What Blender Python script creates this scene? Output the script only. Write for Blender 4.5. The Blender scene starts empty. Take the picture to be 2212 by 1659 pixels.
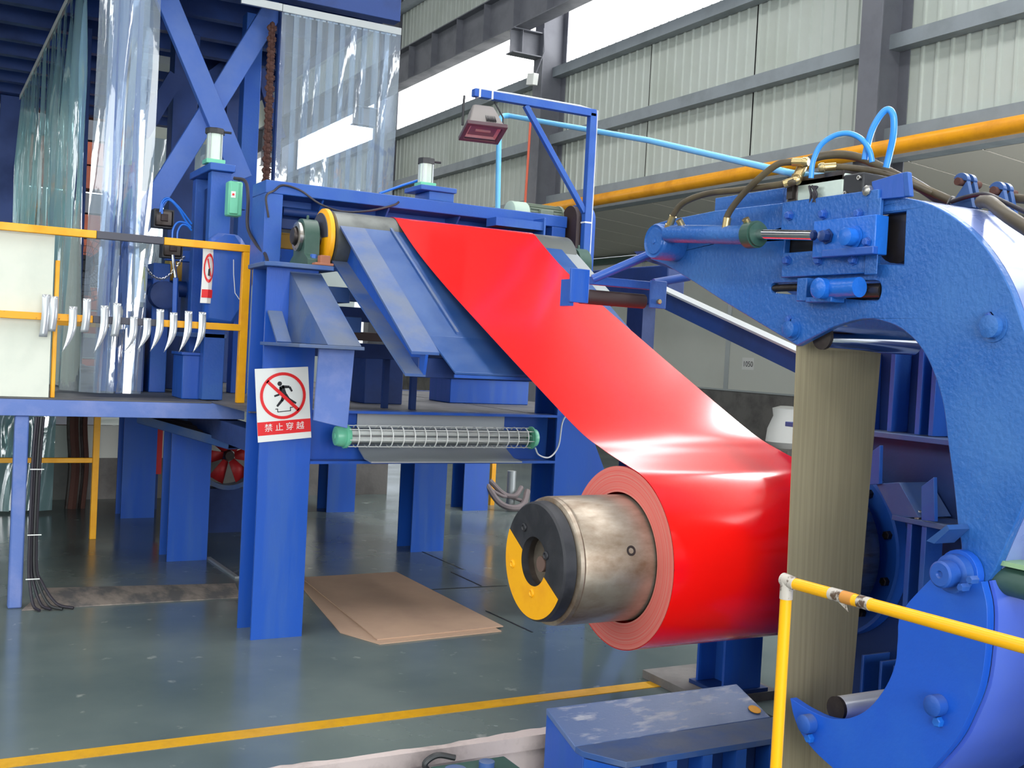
import bpy, bmesh, math, random
from mathutils import Vector, Matrix
from mathutils.geometry import tessellate_polygon
random.seed(7)
PI = math.pi
SC = bpy.context.scene
COL = SC.collection

# ------------------------------------------------------------------ camera
FPX = 2370.0
YAW, PIT, ROL = math.radians(61.22), math.radians(-1.56), math.radians(2.98)
EYE = Vector((0, 0, 1.7))
cf = Vector((math.cos(YAW)*math.cos(PIT), math.sin(YAW)*math.cos(PIT), math.sin(PIT)))
cr0 = Vector((math.sin(YAW), -math.cos(YAW), 0)); cu0 = cr0.cross(cf)
cr = cr0*math.cos(ROL) + cu0*math.sin(ROL); cu = -cr0*math.sin(ROL) + cu0*math.cos(ROL)
cd = bpy.data.cameras.new('camera'); cam = bpy.data.objects.new('camera', cd); COL.objects.link(cam)
cam.matrix_world = Matrix(((cr.x, cu.x, -cf.x, EYE.x), (cr.y, cu.y, -cf.y, EYE.y), (cr.z, cu.z, -cf.z, EYE.z), (0, 0, 0, 1)))
cd.sensor_width = 36; cd.lens = FPX/2212*36; cd.clip_start = .05; cd.clip_end = 300
SC.camera = cam

def on(ax, val, px, py):
    """survey helper: the point of a measured plane (x, y or z = val) seen at a photograph pixel"""
    d = cf + cr*((px-1106)/FPX) - cu*((py-829.5)/FPX)
    return EYE + d*((val-EYE[ax])/d[ax])
def AX(v, px, py): return on(0, v, px, py)
def AY(v, px, py): return on(1, v, px, py)
def AZ(v, px, py): return on(2, v, px, py)

# ------------------------------------------------------------------ light and exposure
w = bpy.data.worlds.new('world'); SC.world = w; w.use_nodes = True
w.node_tree.nodes['Background'].inputs[0].default_value = (.82, .90, 1, 1)
w.node_tree.nodes['Background'].inputs[1].default_value = 1.0
def area(name, loc, rot, sx, sy, power, color=(1, 1, 1)):
    l = bpy.data.lights.new(name, 'AREA'); l.shape = 'RECTANGLE'; l.size = sx; l.size_y = sy; l.energy = power; l.color = color
    o = bpy.data.objects.new(name, l); COL.objects.link(o); o.location = loc; o.rotation_euler = rot; return o
area('skylight_strip_light', (4.5, 3, 10.6), (0, 0, 0), 1.4, 24, 560, (1, .99, .97))  # overhead fill lamps added under the roof for more light
area('skylight_strip_light', (-4, 3, 10.6), (0, 0, 0), 1.4, 24, 560, (1, .99, .97))
# added fill lamps behind and left of the camera; the walls there are closed
area('gate_daylight', (-1.5, -9.6, 3.2), (math.radians(97), 0, 0), 11, 5, 1250, (.94, .97, 1))
area('window_band_daylight', (-11.5, 4, 6.2), (0, math.radians(-82), 0), 3, 26, 700, (.94, .97, 1))
area('annex_window_daylight', (13.0, 3.5, 2.2), (math.radians(20), math.radians(105), 0), 2, 8, 800, (.97, .98, 1))  # fill lamp added to brighten the annex lining; no window is built here
SC.view_settings.view_transform = 'Standard'; SC.view_settings.look = 'None'
SC.view_settings.gamma = 1; SC.view_settings.use_curve_mapping = False
SC.view_settings.exposure = 0.42

# ------------------------------------------------------------------ materials
def srgb(r, g, b):
    f = lambda c: (c/255)/12.92 if c/255 <= .04045 else (((c/255)+.055)/1.055)**2.4
    return (f(r), f(g), f(b), 1)
def mat(name, col, rough=.5, metal=0, col2=None, scale=4, lo=.45, hi=.7, bump=0, bscale=30, coat=0, stretch=None, dust=None, dust_amt=0, emit=0, detail=6, spec=.5):
    m = bpy.data.materials.new(name); m.use_nodes = True
    nt = m.node_tree; N = nt.nodes; L = nt.links; b = N['Principled BSDF']
    b.inputs['Base Color'].default_value = col; b.inputs['Roughness'].default_value = rough
    b.inputs['Metallic'].default_value = metal; b.inputs['Coat Weight'].default_value = coat
    b.inputs['Coat Roughness'].default_value = .08; b.inputs['Specular IOR Level'].default_value = spec
    tc = N.new('ShaderNodeTexCoord'); mp = N.new('ShaderNodeMapping'); L.new(tc.outputs['Object'], mp.inputs[0])
    if stretch: mp.inputs['Scale'].default_value = stretch
    last = None
    if col2:
        n = N.new('ShaderNodeTexNoise'); n.inputs['Scale'].default_value = scale; n.inputs['Detail'].default_value = detail
        n.inputs['Roughness'].default_value = .6; L.new(mp.outputs[0], n.inputs['Vector'])
        r = N.new('ShaderNodeMapRange'); r.inputs[1].default_value = lo; r.inputs[2].default_value = hi; L.new(n.outputs[0], r.inputs[0])
        mx = N.new('ShaderNodeMixRGB'); mx.inputs[1].default_value = col; mx.inputs[2].default_value = col2
        L.new(r.outputs[0], mx.inputs[0]); L.new(mx.outputs[0], b.inputs['Base Color']); last = mx
        rr = N.new('ShaderNodeMapRange'); rr.inputs[3].default_value = rough; rr.inputs[4].default_value = min(1, rough+.2)
        L.new(r.outputs[0], rr.inputs[0]); L.new(rr.outputs[0], b.inputs['Roughness'])
    if dust:   # settled dust lies on surfaces that face up
        g = N.new('ShaderNodeNewGeometry'); s = N.new('ShaderNodeSeparateXYZ'); L.new(g.outputs['Normal'], s.inputs[0])
        n2 = N.new('ShaderNodeTexNoise'); n2.inputs['Scale'].default_value = 7; n2.inputs['Detail'].default_value = 8; L.new(tc.outputs['Object'], n2.inputs['Vector'])
        a = N.new('ShaderNodeMapRange'); a.inputs[1].default_value = .35; a.inputs[2].default_value = .95; L.new(s.outputs[2], a.inputs[0])
        c = N.new('ShaderNodeMapRange'); c.inputs[1].default_value = .3; c.inputs[2].default_value = .62; L.new(n2.outputs[0], c.inputs[0])
        mu = N.new('ShaderNodeMath'); mu.operation = 'MULTIPLY'; L.new(a.outputs[0], mu.inputs[0]); L.new(c.outputs[0], mu.inputs[1])
        m2 = N.new('ShaderNodeMath'); m2.operation = 'MULTIPLY'; L.new(mu.outputs[0], m2.inputs[0]); m2.inputs[1].default_value = dust_amt
        mx2 = N.new('ShaderNodeMixRGB'); mx2.inputs[2].default_value = dust; L.new(m2.outputs[0], mx2.inputs[0])
        if last: L.new(last.outputs[0], mx2.inputs[1])
        else: mx2.inputs[1].default_value = col
        L.new(mx2.outputs[0], b.inputs['Base Color'])
    if bump:
        n = N.new('ShaderNodeTexNoise'); n.inputs['Scale'].default_value = bscale; n.inputs['Detail'].default_value = 4; L.new(mp.outputs[0], n.inputs['Vector'])
        bp = N.new('ShaderNodeBump'); bp.inputs['Strength'].default_value = bump; bp.inputs['Distance'].default_value = .01
        L.new(n.outputs[0], bp.inputs['Height']); L.new(bp.outputs[0], b.inputs['Normal'])
    if emit:
        b.inputs['Emission Color'].default_value = col; b.inputs['Emission Strength'].default_value = emit
    return m
GREYD = srgb(120, 125, 135)
M = {}
M['blue'] = mat('blue_paint', srgb(34, 84, 172), .42, col2=srgb(48, 96, 170), scale=3, bump=.12, bscale=60, dust=GREYD, dust_amt=.55)
M['blue_v'] = mat('blue_column_paint', srgb(30, 84, 180), .32, col2=srgb(40, 90, 172), scale=1.6, stretch=(6, 6, .6), bump=.05, bscale=40, dust=GREYD, dust_amt=.5)
M['blue_arm'] = mat('blue_arm_paint', srgb(34, 94, 172), .34, col2=srgb(58, 112, 182), scale=2.2, bump=.35, bscale=55, dust=srgb(110, 135, 180), dust_amt=.3)
M['blue_slide'] = mat('bright_blue_slider_paint', srgb(30, 104, 200), .3, bump=.2, bscale=50)
M['blue_dusty'] = mat('blue_paint_under_dust', srgb(52, 88, 150), .5, col2=srgb(96, 110, 135), scale=2.5, bump=.15, bscale=30, dust=srgb(108, 116, 130), dust_amt=.7)
M['blue_plate'] = mat('blue_worn_plate', srgb(38, 78, 140), .3, col2=srgb(66, 98, 150), scale=3, lo=.4, hi=.75, bump=.06)
M['blue_pale'] = mat('pale_chalky_blue_paint', srgb(92, 120, 188), .5, col2=srgb(124, 140, 196), scale=5, bump=.12, bscale=40)
M['blue_brace'] = mat('blue_brace_paint', srgb(66, 104, 184), .45, col2=srgb(86, 116, 184), scale=4, stretch=(1, 1, 1), bump=.1)
M['blue_dark'] = mat('dark_blue_paint', srgb(20, 54, 116), .5, col2=srgb(16, 42, 92), scale=2, bump=.1)
M['saddle_top'] = mat('scuffed_blue_saddle_top', srgb(88, 112, 160), .38, col2=srgb(205, 208, 215), scale=5, lo=.52, hi=.72, bump=.12, bscale=70, stretch=(1, 4, 1))
M['yellow'] = mat('yellow_paint', srgb(250, 178, 6), .42, col2=srgb(238, 160, 10), scale=6)
M['yellow_worn'] = mat('worn_yellow_paint', srgb(250, 172, 12), .5, col2=srgb(150, 80, 30), scale=26, lo=.62, hi=.68)
M['yellow_rail'] = mat('yellow_tape_rail', srgb(255, 186, 8), .35)
M['yellow_pipe'] = mat('yellow_pipe_paint', srgb(240, 162, 12), .4, col2=srgb(216, 142, 18), scale=3)
M['yellow_floor'] = mat('yellow_floor_paint', srgb(214, 160, 14), .35, col2=srgb(196, 146, 24), scale=8)
M['ochre'] = mat('ochre_paint', srgb(190, 145, 55), .5)
M['black'] = mat('black_paint', srgb(36, 37, 42), .45, col2=srgb(52, 52, 58), scale=8, bump=.1)
M['greyblack'] = mat('grey_black_paint', srgb(72, 72, 84), .5)
M['rubber'] = mat('brown_black_rubber', srgb(58, 42, 42), .6)
M['hose'] = mat('hydraulic_hose_rubber', srgb(74, 64, 48), .5, col2=srgb(96, 84, 60), scale=8)
M['hose_dark'] = mat('dark_hose', srgb(40, 42, 44), .45)
M['cable'] = mat('cable_black', srgb(42, 38, 48), .5)
M['airhose'] = mat('blue_air_hose', srgb(60, 150, 235), .3)
M['airhose_d'] = mat('deep_blue_air_hose', srgb(24, 110, 215), .35)
M['lightblue'] = mat('light_blue_pipe_paint', srgb(110, 190, 240), .3)
M['steel'] = mat('bare_steel', srgb(190, 188, 184), .28, 1, col2=srgb(140, 130, 120), scale=6, stretch=(1, 8, 8))
M['drum'] = mat('worn_mandrel_steel', srgb(176, 166, 152), .34, .75, col2=srgb(112, 88, 66), scale=4.2, lo=.4, hi=.68, stretch=(.6, 1.6, 1), bump=.08)
M['chrome'] = mat('chrome', srgb(225, 225, 228), .1, 1)
M['darksteel'] = mat('dark_oily_steel', srgb(78, 72, 70), .35, .8, col2=srgb(50, 42, 40), scale=5)
M['brass'] = mat('yellow_zinc_fitting', srgb(205, 180, 130), .3, .9)
M['alu'] = mat('white_aluminium_barrel', srgb(205, 218, 208), .35, .3)
M['mint'] = mat('mint_green_enamel', srgb(110, 195, 160), .35, dust=srgb(150, 160, 150), dust_amt=.3)
M['green_dark'] = mat('dark_green_paint', srgb(50, 82, 72), .4, col2=srgb(66, 92, 84), scale=6)
M['white'] = mat('white_enamel', srgb(232, 234, 230), .4)
M['board'] = mat('cream_white_board', srgb(222, 226, 212), .45, col2=srgb(205, 212, 200), scale=1.5)
M['paper'] = mat('paper', srgb(235, 235, 232), .7)
M['sign_red'] = mat('sign_red', srgb(228, 32, 36), .4)
M['sign_black'] = mat('sign_black', srgb(30, 30, 36), .5)
M['grey_steel'] = mat('grey_primer_steel', srgb(104, 106, 114), .5, col2=srgb(94, 96, 104), scale=2)
M['grey_purlin'] = mat('grey_purlin_steel', srgb(138, 146, 152), .5, col2=srgb(126, 134, 138), scale=2)
M['galv'] = mat('galvanised_steel', srgb(168, 174, 176), .4, .4)
M['wall'] = mat('off_white_wall_cladding', srgb(184, 191, 184), .5, col2=srgb(176, 183, 174), scale=.8)
M['annex'] = mat('white_sandwich_panel', srgb(212, 214, 206), .45, col2=srgb(204, 205, 196), scale=.5)
M['soffit'] = mat('grey_white_roof_lining', srgb(196, 190, 178), .55)
M['conc'] = mat('dark_concrete', srgb(120, 117, 114), .8, col2=srgb(92, 89, 88), scale=2.5, bump=.2)
M['conc_light'] = mat('broken_pale_concrete', srgb(206, 192, 188), .85, col2=srgb(110, 98, 94), scale=2.6, lo=.45, hi=.72, bump=.5, bscale=18)
M['card'] = mat('brown_cardboard', srgb(196, 164, 138), .8, col2=srgb(186, 155, 132), scale=2)
M['card_dirty'] = mat('trodden_cardboard', srgb(150, 138, 128), .8, col2=srgb(98, 96, 96), scale=2.4, lo=.42, hi=.6, stretch=(2.5, 1, 1))
M['deck'] = mat('grey_deck_plate', srgb(92, 92, 96), .6, col2=srgb(72, 72, 78), scale=1.6, bump=.15)
M['redplastic'] = mat('red_paint', srgb(190, 40, 44), .5)
M['roof_sheet'] = mat('dark_grey_roof_sheeting', srgb(96, 98, 100), .7)
M['orange'] = mat('orange_red_brickwork', srgb(170, 90, 66), .8, col2=srgb(130, 80, 70), scale=2)
M['rust'] = mat('rusty_chain', srgb(92, 60, 52), .8, .2, bump=.4)
M['rope'] = mat('orange_rope', srgb(228, 110, 84), .7)
M['motor'] = mat('grey_green_motor_paint', srgb(120, 132, 118), .45, dust=srgb(150, 150, 140), dust_amt=.4)
M['motor_w'] = mat('pale_green_fan_cowl', srgb(180, 200, 186), .45)
M['white_cable'] = mat('white_cable_sheath', srgb(205, 208, 212), .4)
M['sheet_end'] = mat('galvanised_sheet_strip', srgb(205, 210, 215), .3, .5)

# red pre-painted strip: saturated gloss top coat
M['red'] = mat('red_coil_coating', (.93, .004, .003, 1), .24, coat=.75, spec=.25)
M['red'].node_tree.nodes['Principled BSDF'].inputs['Coat IOR'].default_value = 1.5
M['red'].node_tree.nodes['Principled BSDF'].inputs['Coat Roughness'].default_value = .13
# coil end face: wound layer edges, fine concentric rings
def coil_end():
    m = bpy.data.materials.new('wound_layer_edges'); m.use_nodes = True; nt = m.node_tree; N = nt.nodes; L = nt.links; b = N['Principled BSDF']
    tc = N.new('ShaderNodeTexCoord'); s = N.new('ShaderNodeSeparateXYZ'); L.new(tc.outputs['Object'], s.inputs[0])
    cb = N.new('ShaderNodeCombineXYZ'); L.new(s.outputs[1], cb.inputs[0]); L.new(s.outputs[2], cb.inputs[1])
    ln = N.new('ShaderNodeVectorMath'); ln.operation = 'LENGTH'; L.new(cb.outputs[0], ln.inputs[0])
    n = N.new('ShaderNodeTexNoise'); n.noise_dimensions = '1D'; n.inputs['Scale'].default_value = 160; n.inputs['Detail'].default_value = 4
    L.new(ln.outputs['Value'], n.inputs['W'])
    cr_ = N.new('ShaderNodeValToRGB'); cr_.color_ramp.elements[0].color = srgb(222, 98, 90); cr_.color_ramp.elements[1].color = srgb(216, 132, 120)
    cr_.color_ramp.elements[0].position = .35; cr_.color_ramp.elements[1].position = .7
    L.new(n.outputs[0], cr_.inputs[0]); L.new(cr_.outputs[0], b.inputs['Base Color']); b.inputs['Roughness'].default_value = .5
    return m
M['coil_end'] = coil_end()
# floor: worn grey-green epoxy
def floor_mat():
    m = bpy.data.materials.new('grey_green_epoxy_floor'); m.use_nodes = True; nt = m.node_tree; N = nt.nodes; L = nt.links; b = N['Principled BSDF']
    tc = N.new('ShaderNodeTexCoord')
    n1 = N.new('ShaderNodeTexNoise'); n1.inputs['Scale'].default_value = .7; n1.inputs['Detail'].default_value = 8; L.new(tc.outputs['Object'], n1.inputs['Vector'])
    n2 = N.new('ShaderNodeTexNoise'); n2.inputs['Scale'].default_value = 9; n2.inputs['Detail'].default_value = 8; L.new(tc.outputs['Object'], n2.inputs['Vector'])
    r1 = N.new('ShaderNodeValToRGB'); e = r1.color_ramp.elements; e[0].position = .35; e[0].color = srgb(86, 100, 102); e[1].position = .68; e[1].color = srgb(116, 128, 124)
    L.new(n1.outputs[0], r1.inputs[0])
    r2 = N.new('ShaderNodeMapRange'); r2.inputs[1].default_value = .66; r2.inputs[2].default_value = .78; L.new(n2.outputs[0], r2.inputs[0])
    mp = N.new('ShaderNodeMapping'); mp.inputs['Scale'].default_value = (3, 9, 1); L.new(tc.outputs['Object'], mp.inputs[0])
    n3 = N.new('ShaderNodeTexNoise'); n3.inputs['Scale'].default_value = 4; n3.inputs['Detail'].default_value = 10; n3.inputs['Roughness'].default_value = .75; L.new(mp.outputs[0], n3.inputs['Vector'])
    r3 = N.new('ShaderNodeMapRange'); r3.inputs[1].default_value = .69; r3.inputs[2].default_value = .73; L.new(n3.outputs[0], r3.inputs[0])
    ad = N.new('ShaderNodeMath'); ad.operation = 'MAXIMUM'; L.new(r2.outputs[0], ad.inputs[0]); L.new(r3.outputs[0], ad.inputs[1])
    mu = N.new('ShaderNodeMath'); mu.operation = 'MULTIPLY'; mu.inputs[1].default_value = .6; L.new(ad.outputs[0], mu.inputs[0])
    mx = N.new('ShaderNodeMixRGB'); mx.inputs[2].default_value = srgb(185, 188, 182); L.new(mu.outputs[0], mx.inputs[0]); L.new(r1.outputs[0], mx.inputs[1])
    L.new(mx.outputs[0], b.inputs['Base Color'])
    rr = N.new('ShaderNodeMapRange'); rr.inputs[1].default_value = .3; rr.inputs[2].default_value = .7; rr.inputs[3].default_value = .1; rr.inputs[4].default_value = .3
    L.new(n1.outputs[0], rr.inputs[0]); L.new(rr.outputs[0], b.inputs['Roughness'])
    bp = N.new('ShaderNodeBump'); bp.inputs['Strength'].default_value = .06; bp.inputs['Distance'].default_value = .01
    nb = N.new('ShaderNodeTexNoise'); nb.inputs['Scale'].default_value = 6; L.new(tc.outputs['Object'], nb.inputs['Vector']); L.new(nb.outputs[0], bp.inputs['Height']); L.new(bp.outputs[0], b.inputs['Normal'])
    return m
M['floor'] = floor_mat()
# clear PVC strip: thin sheet that lets most light through and glints
def pvc(name, tint, haze, gl):
    m = bpy.data.materials.new(name); m.use_nodes = True; nt = m.node_tree; N = nt.nodes; L = nt.links; N.remove(N['Principled BSDF'])
    out = N['Material Output']; t = N.new('ShaderNodeBsdfTransparent'); t.inputs[0].default_value = tint
    g = N.new('ShaderNodeBsdfGlossy'); g.inputs['Roughness'].default_value = .05
    d = N.new('ShaderNodeBsdfDiffuse'); d.inputs[0].default_value = (tint[0]*.95, tint[1]*.97, tint[2]*.98, 1)
    tl = N.new('ShaderNodeBsdfTranslucent'); tl.inputs[0].default_value = d.inputs[0].default_value
    dm = N.new('ShaderNodeMixShader'); L.new(d.outputs[0], dm.inputs[1]); L.new(tl.outputs[0], dm.inputs[2])
    m1 = N.new('ShaderNodeMixShader'); m1.inputs[0].default_value = haze; L.new(t.outputs[0], m1.inputs[1]); L.new(dm.outputs[0], m1.inputs[2])
    lw = N.new('ShaderNodeLayerWeight'); lw.inputs[0].default_value = .35
    mr = N.new('ShaderNodeMapRange'); mr.inputs[3].default_value = gl; mr.inputs[4].default_value = .75; L.new(lw.outputs['Fresnel'], mr.inputs[0])
    m2 = N.new('ShaderNodeMixShader'); L.new(mr.outputs[0], m2.inputs[0]); L.new(m1.outputs[0], m2.inputs[1]); L.new(g.outputs[0], m2.inputs[2])
    tc = N.new('ShaderNodeTexCoord'); n = N.new('ShaderNodeTexNoise'); n.inputs['Scale'].default_value = 14; n.inputs['Detail'].default_value = 3
    mp = N.new('ShaderNodeMapping'); mp.inputs['Scale'].default_value = (1, 1, .3); L.new(tc.outputs['Object'], mp.inputs[0]); L.new(mp.outputs[0], n.inputs['Vector'])
    bp = N.new('ShaderNodeBump'); bp.inputs['Strength'].default_value = .25; bp.inputs['Distance'].default_value = .01; L.new(n.outputs[0], bp.inputs['Height']); L.new(bp.outputs[0], g.inputs['Normal'])
    L.new(m2.outputs[0], out.inputs[0]); return m
M['pvc'] = pvc('clear_pvc_strip', (.74, .86, 1, 1), .30, .13)
M['pvc_aqua'] = pvc('aqua_tinted_pvc_strip', (.56, .86, .88, 1), .5, .18)
M['glass'] = pvc('clear_glass', (.97, .98, .98, 1), .0, .02)
M['window'] = mat('bright_daylight_glazing', (1, 1, 1, 1), .5, emit=17)
M['window_far'] = mat('pale_daylight_glazing', (1, 1, 1, 1), .5, emit=4)

# ------------------------------------------------------------------ mesh builder
class MB:
    def __init__(s): s.v = []; s.f = []
    def add(s, vs, fs):
        n = len(s.v); s.v += [Vector(v) for v in vs]; s.f += [[i+n for i in f] for f in fs]; return s
    def box(s, x0, x1, y0, y1, z0, z1):
        return s.add([(x, y, z) for x in (x0, x1) for y in (y0, y1) for z in (z0, z1)],
                     [(0, 1, 3, 2), (4, 6, 7, 5), (0, 4, 5, 1), (2, 3, 7, 6), (0, 2, 6, 4), (1, 5, 7, 3)])
    def bar(s, p, q, w, h, up=(0, 0, 1)):
        p = Vector(p); q = Vector(q); d = (q-p).normalized(); u = Vector(up); a = d.cross(u).normalized(); u = a.cross(d)
        vs = [e + a*(w/2*i) + u*(h/2*j) for e in (p, q) for i in (-1, 1) for j in (-1, 1)]
        return s.add(vs, [(0, 1, 3, 2), (4, 6, 7, 5), (0, 4, 5, 1), (2, 3, 7, 6), (0, 2, 6, 4), (1, 5, 7, 3)])
    def lathe(s, p, d, prof, n=24, caps=True):
        """prof: (distance along d, radius)"""
        p = Vector(p); d = Vector(d).normalized(); a = d.orthogonal().normalized(); b = d.cross(a)
        vs = []
        for t, r in prof:
            for i in range(n):
                an = 2*PI*i/n; vs.append(p + d*t + (a*math.cos(an) + b*math.sin(an))*r)
        fs = [(k*n+i, k*n+(i+1) % n, (k+1)*n+(i+1) % n, (k+1)*n+i) for k in range(len(prof)-1) for i in range(n)]
        if caps: fs += [tuple(range(n))[::-1], tuple(range((len(prof)-1)*n, len(prof)*n))]
        return s.add(vs, fs)
    def cyl(s, p, q, r, n=20, r2=None):
        p = Vector(p); q = Vector(q); return s.lathe(p, q-p, [(0, r), ((q-p).length, r if r2 is None else r2)], n)
    def tube(s, pts, r, n=8, smooth=0):
        pts = [Vector(p) for p in pts]
        if smooth: pts = spline(pts, smooth)
        t = (pts[1]-pts[0]).normalized(); a = t.orthogonal().normalized(); vs = []
        for i, p in enumerate(pts):
            t2 = (pts[min(i+1, len(pts)-1)] - pts[max(i-1, 0)]).normalized()
            a = (a - t2*a.dot(t2)).normalized(); b = t2.cross(a)
            for k in range(n):
                an = 2*PI*k/n; vs.append(p + (a*math.cos(an)+b*math.sin(an))*r)
        m = len(pts)
        fs = [(k*n+i, k*n+(i+1) % n, (k+1)*n+(i+1) % n, (k+1)*n+i) for k in range(m-1) for i in range(n)]
        fs += [tuple(range(n))[::-1], tuple(range((m-1)*n, m*n))]
        return s.add(vs, fs)
    def prism(s, poly, ax, a, b, holes=()):
        """poly in the plane normal to ax: x -> (y,z), y -> (x,z), z -> (x,y)"""
        def P(u, v, t): return {'x': (t, u, v), 'y': (u, t, v), 'z': (u, v, t)}[ax]
        loops = [list(poly)] + [list(h) for h in holes]
        flat = [p for l in loops for p in l]; n = len(flat)
        tri = tessellate_polygon([[Vector((p[0], p[1], 0)) for p in l] for l in loops])
        vs = [P(p[0], p[1], a) for p in flat] + [P(p[0], p[1], b) for p in flat]
        fs = [tuple(t) for t in tri] + [tuple(i+n for i in t)[::-1] for t in tri]
        o = 0
        for l in loops:
            m = len(l)
            for i in range(m): j = (i+1) % m; fs.append((o+i, o+j, o+j+n, o+i+n))
            o += m
        return s.add(vs, fs)
    def hsec(s, x0, x1, y0, y1, z0, z1, t=.016):
        """H section upright: flanges face +-Y"""
        s.box(x0, x1, y0, y0+t, z0, z1); s.box(x0, x1, y1-t, y1, z0, z1)
        xm = (x0+x1)/2; return s.box(xm-t/2, xm+t/2, y0+t, y1-t, z0, z1)
    def isec(s, x0, x1, y0, y1, z0, z1, t=.014):
        """I section upright: flanges face +-X"""
        s.box(x0, x0+t, y0, y1, z0, z1); s.box(x1-t, x1, y0, y1, z0, z1)
        ym = (y0+y1)/2; return s.box(x0+t, x1-t, ym-t/2, ym+t/2, z0, z1)
    def hexn(s, p, d, r, h):
        return s.lathe(p, d, [(0, r), (h*.85, r), (h, r*.8)], 6)

def spline(pts, k=8):
    out = []
    P = [pts[0]*2-pts[1]] + pts + [pts[-1]*2-pts[-2]]
    for i in range(1, len(P)-2):
        a, b, c, d = P[i-1:i+3]
        for j in range(k):
            t = j/k; out.append(.5*((2*b) + (c-a)*t + (2*a-5*b+4*c-d)*t*t + (3*b-a-3*c+d)*t*t*t))
    out.append(P[-2]); return out
def circ(cx, cy, r, n=32, a0=0, a1=2*PI):
    full = abs(a1-a0-2*PI) < 1e-6; m = n if full else n+1
    return [(cx+r*math.cos(a0+(a1-a0)*i/n), cy+r*math.sin(a0+(a1-a0)*i/n)) for i in range(m)]

OFF = {}
def mesh_of(name, mb, off, smooth=38):
    me = bpy.data.meshes.new(name); bm = bmesh.new()
    vs = [bm.verts.new(v-off) for v in mb.v]
    for f in mb.f:
        try: bm.faces.new([vs[i] for i in f])
        except ValueError: pass
    bmesh.ops.recalc_face_normals(bm, faces=bm.faces)
    for f in bm.faces: f.smooth = True
    ca = math.radians(smooth)
    for e in bm.edges:
        if len(e.link_faces) == 2 and e.calc_face_angle(0) > ca: e.smooth = False
    bm.to_mesh(me); bm.free(); return me
def props(o, label=None, cat=None, group=None, kind=None):
    if label: o['label'] = label
    if cat: o['category'] = cat
    if group: o['group'] = group
    if kind: o['kind'] = kind
    return o
def thing(name, label, cat, loc, group=None, kind=None):
    o = bpy.data.objects.new(name, None); COL.objects.link(o); o.location = loc; o.empty_display_size = .1
    OFF[o.name] = Vector(loc); return props(o, label, cat, group, kind)
def part(name, mb, m, parent, bevel=0, label=None, kind=None, smooth=38):
    off = OFF[parent.name]; me = mesh_of(name, mb, off, smooth); me.materials.append(M[m] if isinstance(m, str) else m)
    o = bpy.data.objects.new(name, me); COL.objects.link(o); o.parent = parent; OFF[o.name] = off
    if bevel:
        b = o.modifiers.new('bevel', 'BEVEL'); b.width = bevel; b.segments = 2; b.limit_method = 'ANGLE'; b.angle_limit = math.radians(50)
    return props(o, label, None, None, kind)
def solo(name, mb, m, label=None, cat=None, group=None, kind=None, bevel=0, smooth=38, loc=None):
    if loc is None:
        lo = [min(v[i] for v in mb.v) for i in range(3)]; hi = [max(v[i] for v in mb.v) for i in range(3)]
        loc = Vector(((lo[0]+hi[0])/2, (lo[1]+hi[1])/2, lo[2]))
    loc = Vector(loc); me = mesh_of(name, mb, loc, smooth); me.materials.append(M[m] if isinstance(m, str) else m)
    o = bpy.data.objects.new(name, me); COL.objects.link(o); o.location = loc; OFF[o.name] = loc
    if bevel:
        b = o.modifiers.new('bevel', 'BEVEL'); b.width = bevel; b.segments = 2; b.limit_method = 'ANGLE'; b.angle_limit = math.radians(50)
    return props(o, label, cat, group, kind)
def share(name, src, parent, d):
    """another copy of a part, moved by d"""
    o = src.copy(); o.name = name; COL.objects.link(o); o.parent = parent; o.location = src.location + Vector(d); OFF[o.name] = OFF[src.name]; return o
def text(name, body, m, parent, p, xdir, ydir, size, depth=.0006, cx='CENTER'):
    c = bpy.data.curves.new(name, 'FONT'); c.body = body; c.size = size; c.align_x = cx; c.align_y = 'CENTER'; c.extrude = depth; c.offset = 0
    t = bpy.data.objects.new(name, c); COL.objects.link(t); dg = bpy.context.evaluated_depsgraph_get()
    me = bpy.data.meshes.new_from_object(t.evaluated_get(dg)); bpy.data.objects.remove(t); bpy.data.curves.remove(c)
    me.name = name; me.materials.clear(); me.materials.append(M[m]); x = Vector(xdir).normalized(); y = Vector(ydir); y = (y-x*y.dot(x)).normalized(); z = x.cross(y)
    R = Matrix((x, y, z)).transposed().to_4x4(); R.translation = Vector(p) - OFF[parent.name]; me.transform(R)
    o = bpy.data.objects.new(name, me); COL.objects.link(o); o.parent = parent; OFF[o.name] = OFF[parent.name]; return o

# ================================================================== THE HALL
PX0, PX1, PY0, PY1, PZ = -3.0, 3.75, 2.4, 4.2, -1.0
mb = MB(); mb.prism([(-12, -10), (13.4, -10), (13.4, 36), (-12, 36)], 'z', -.25, 0, holes=[[(PX0, PY0), (PX0, PY1), (PX1, PY1), (PX1, PY0)]])
floor = solo('floor', mb, 'floor', kind='structure', loc=(0, 0, 0))
mb = MB(); mb.box(PX0, PX1, PY0, PY1, PZ-.1, PZ)
pitf = solo('floor', mb, 'conc', kind='structure', label='dark concrete bottom of the pit under the coil')
for nm, b in (('trim_1', (PX0, PX1, PY1+.001, PY1+.2, PZ, -.002)), ('trim_2', (PX0-.2, PX0, PY0-.2, PY1+.2, PZ, -.26)), ('trim_3', (PX1+.001, PX1+.2, PY0-.2, PY1+.2, PZ, -.26)), ('trim_4', (PX0, PX1, PY0-.2, PY0, PZ, -.26))):
    mb = MB(); mb.box(*b)
    if nm == 'trim_1':
        mb = MB(); mb.box(PX0, PX1, PY1-.006, PY1+.0, PZ, -.0)
    solo(nm, mb, 'conc_light' if nm == 'trim_1' else 'conc', kind='structure', label='broken pale concrete side of the pit' if nm == 'trim_1' else None)
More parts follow.
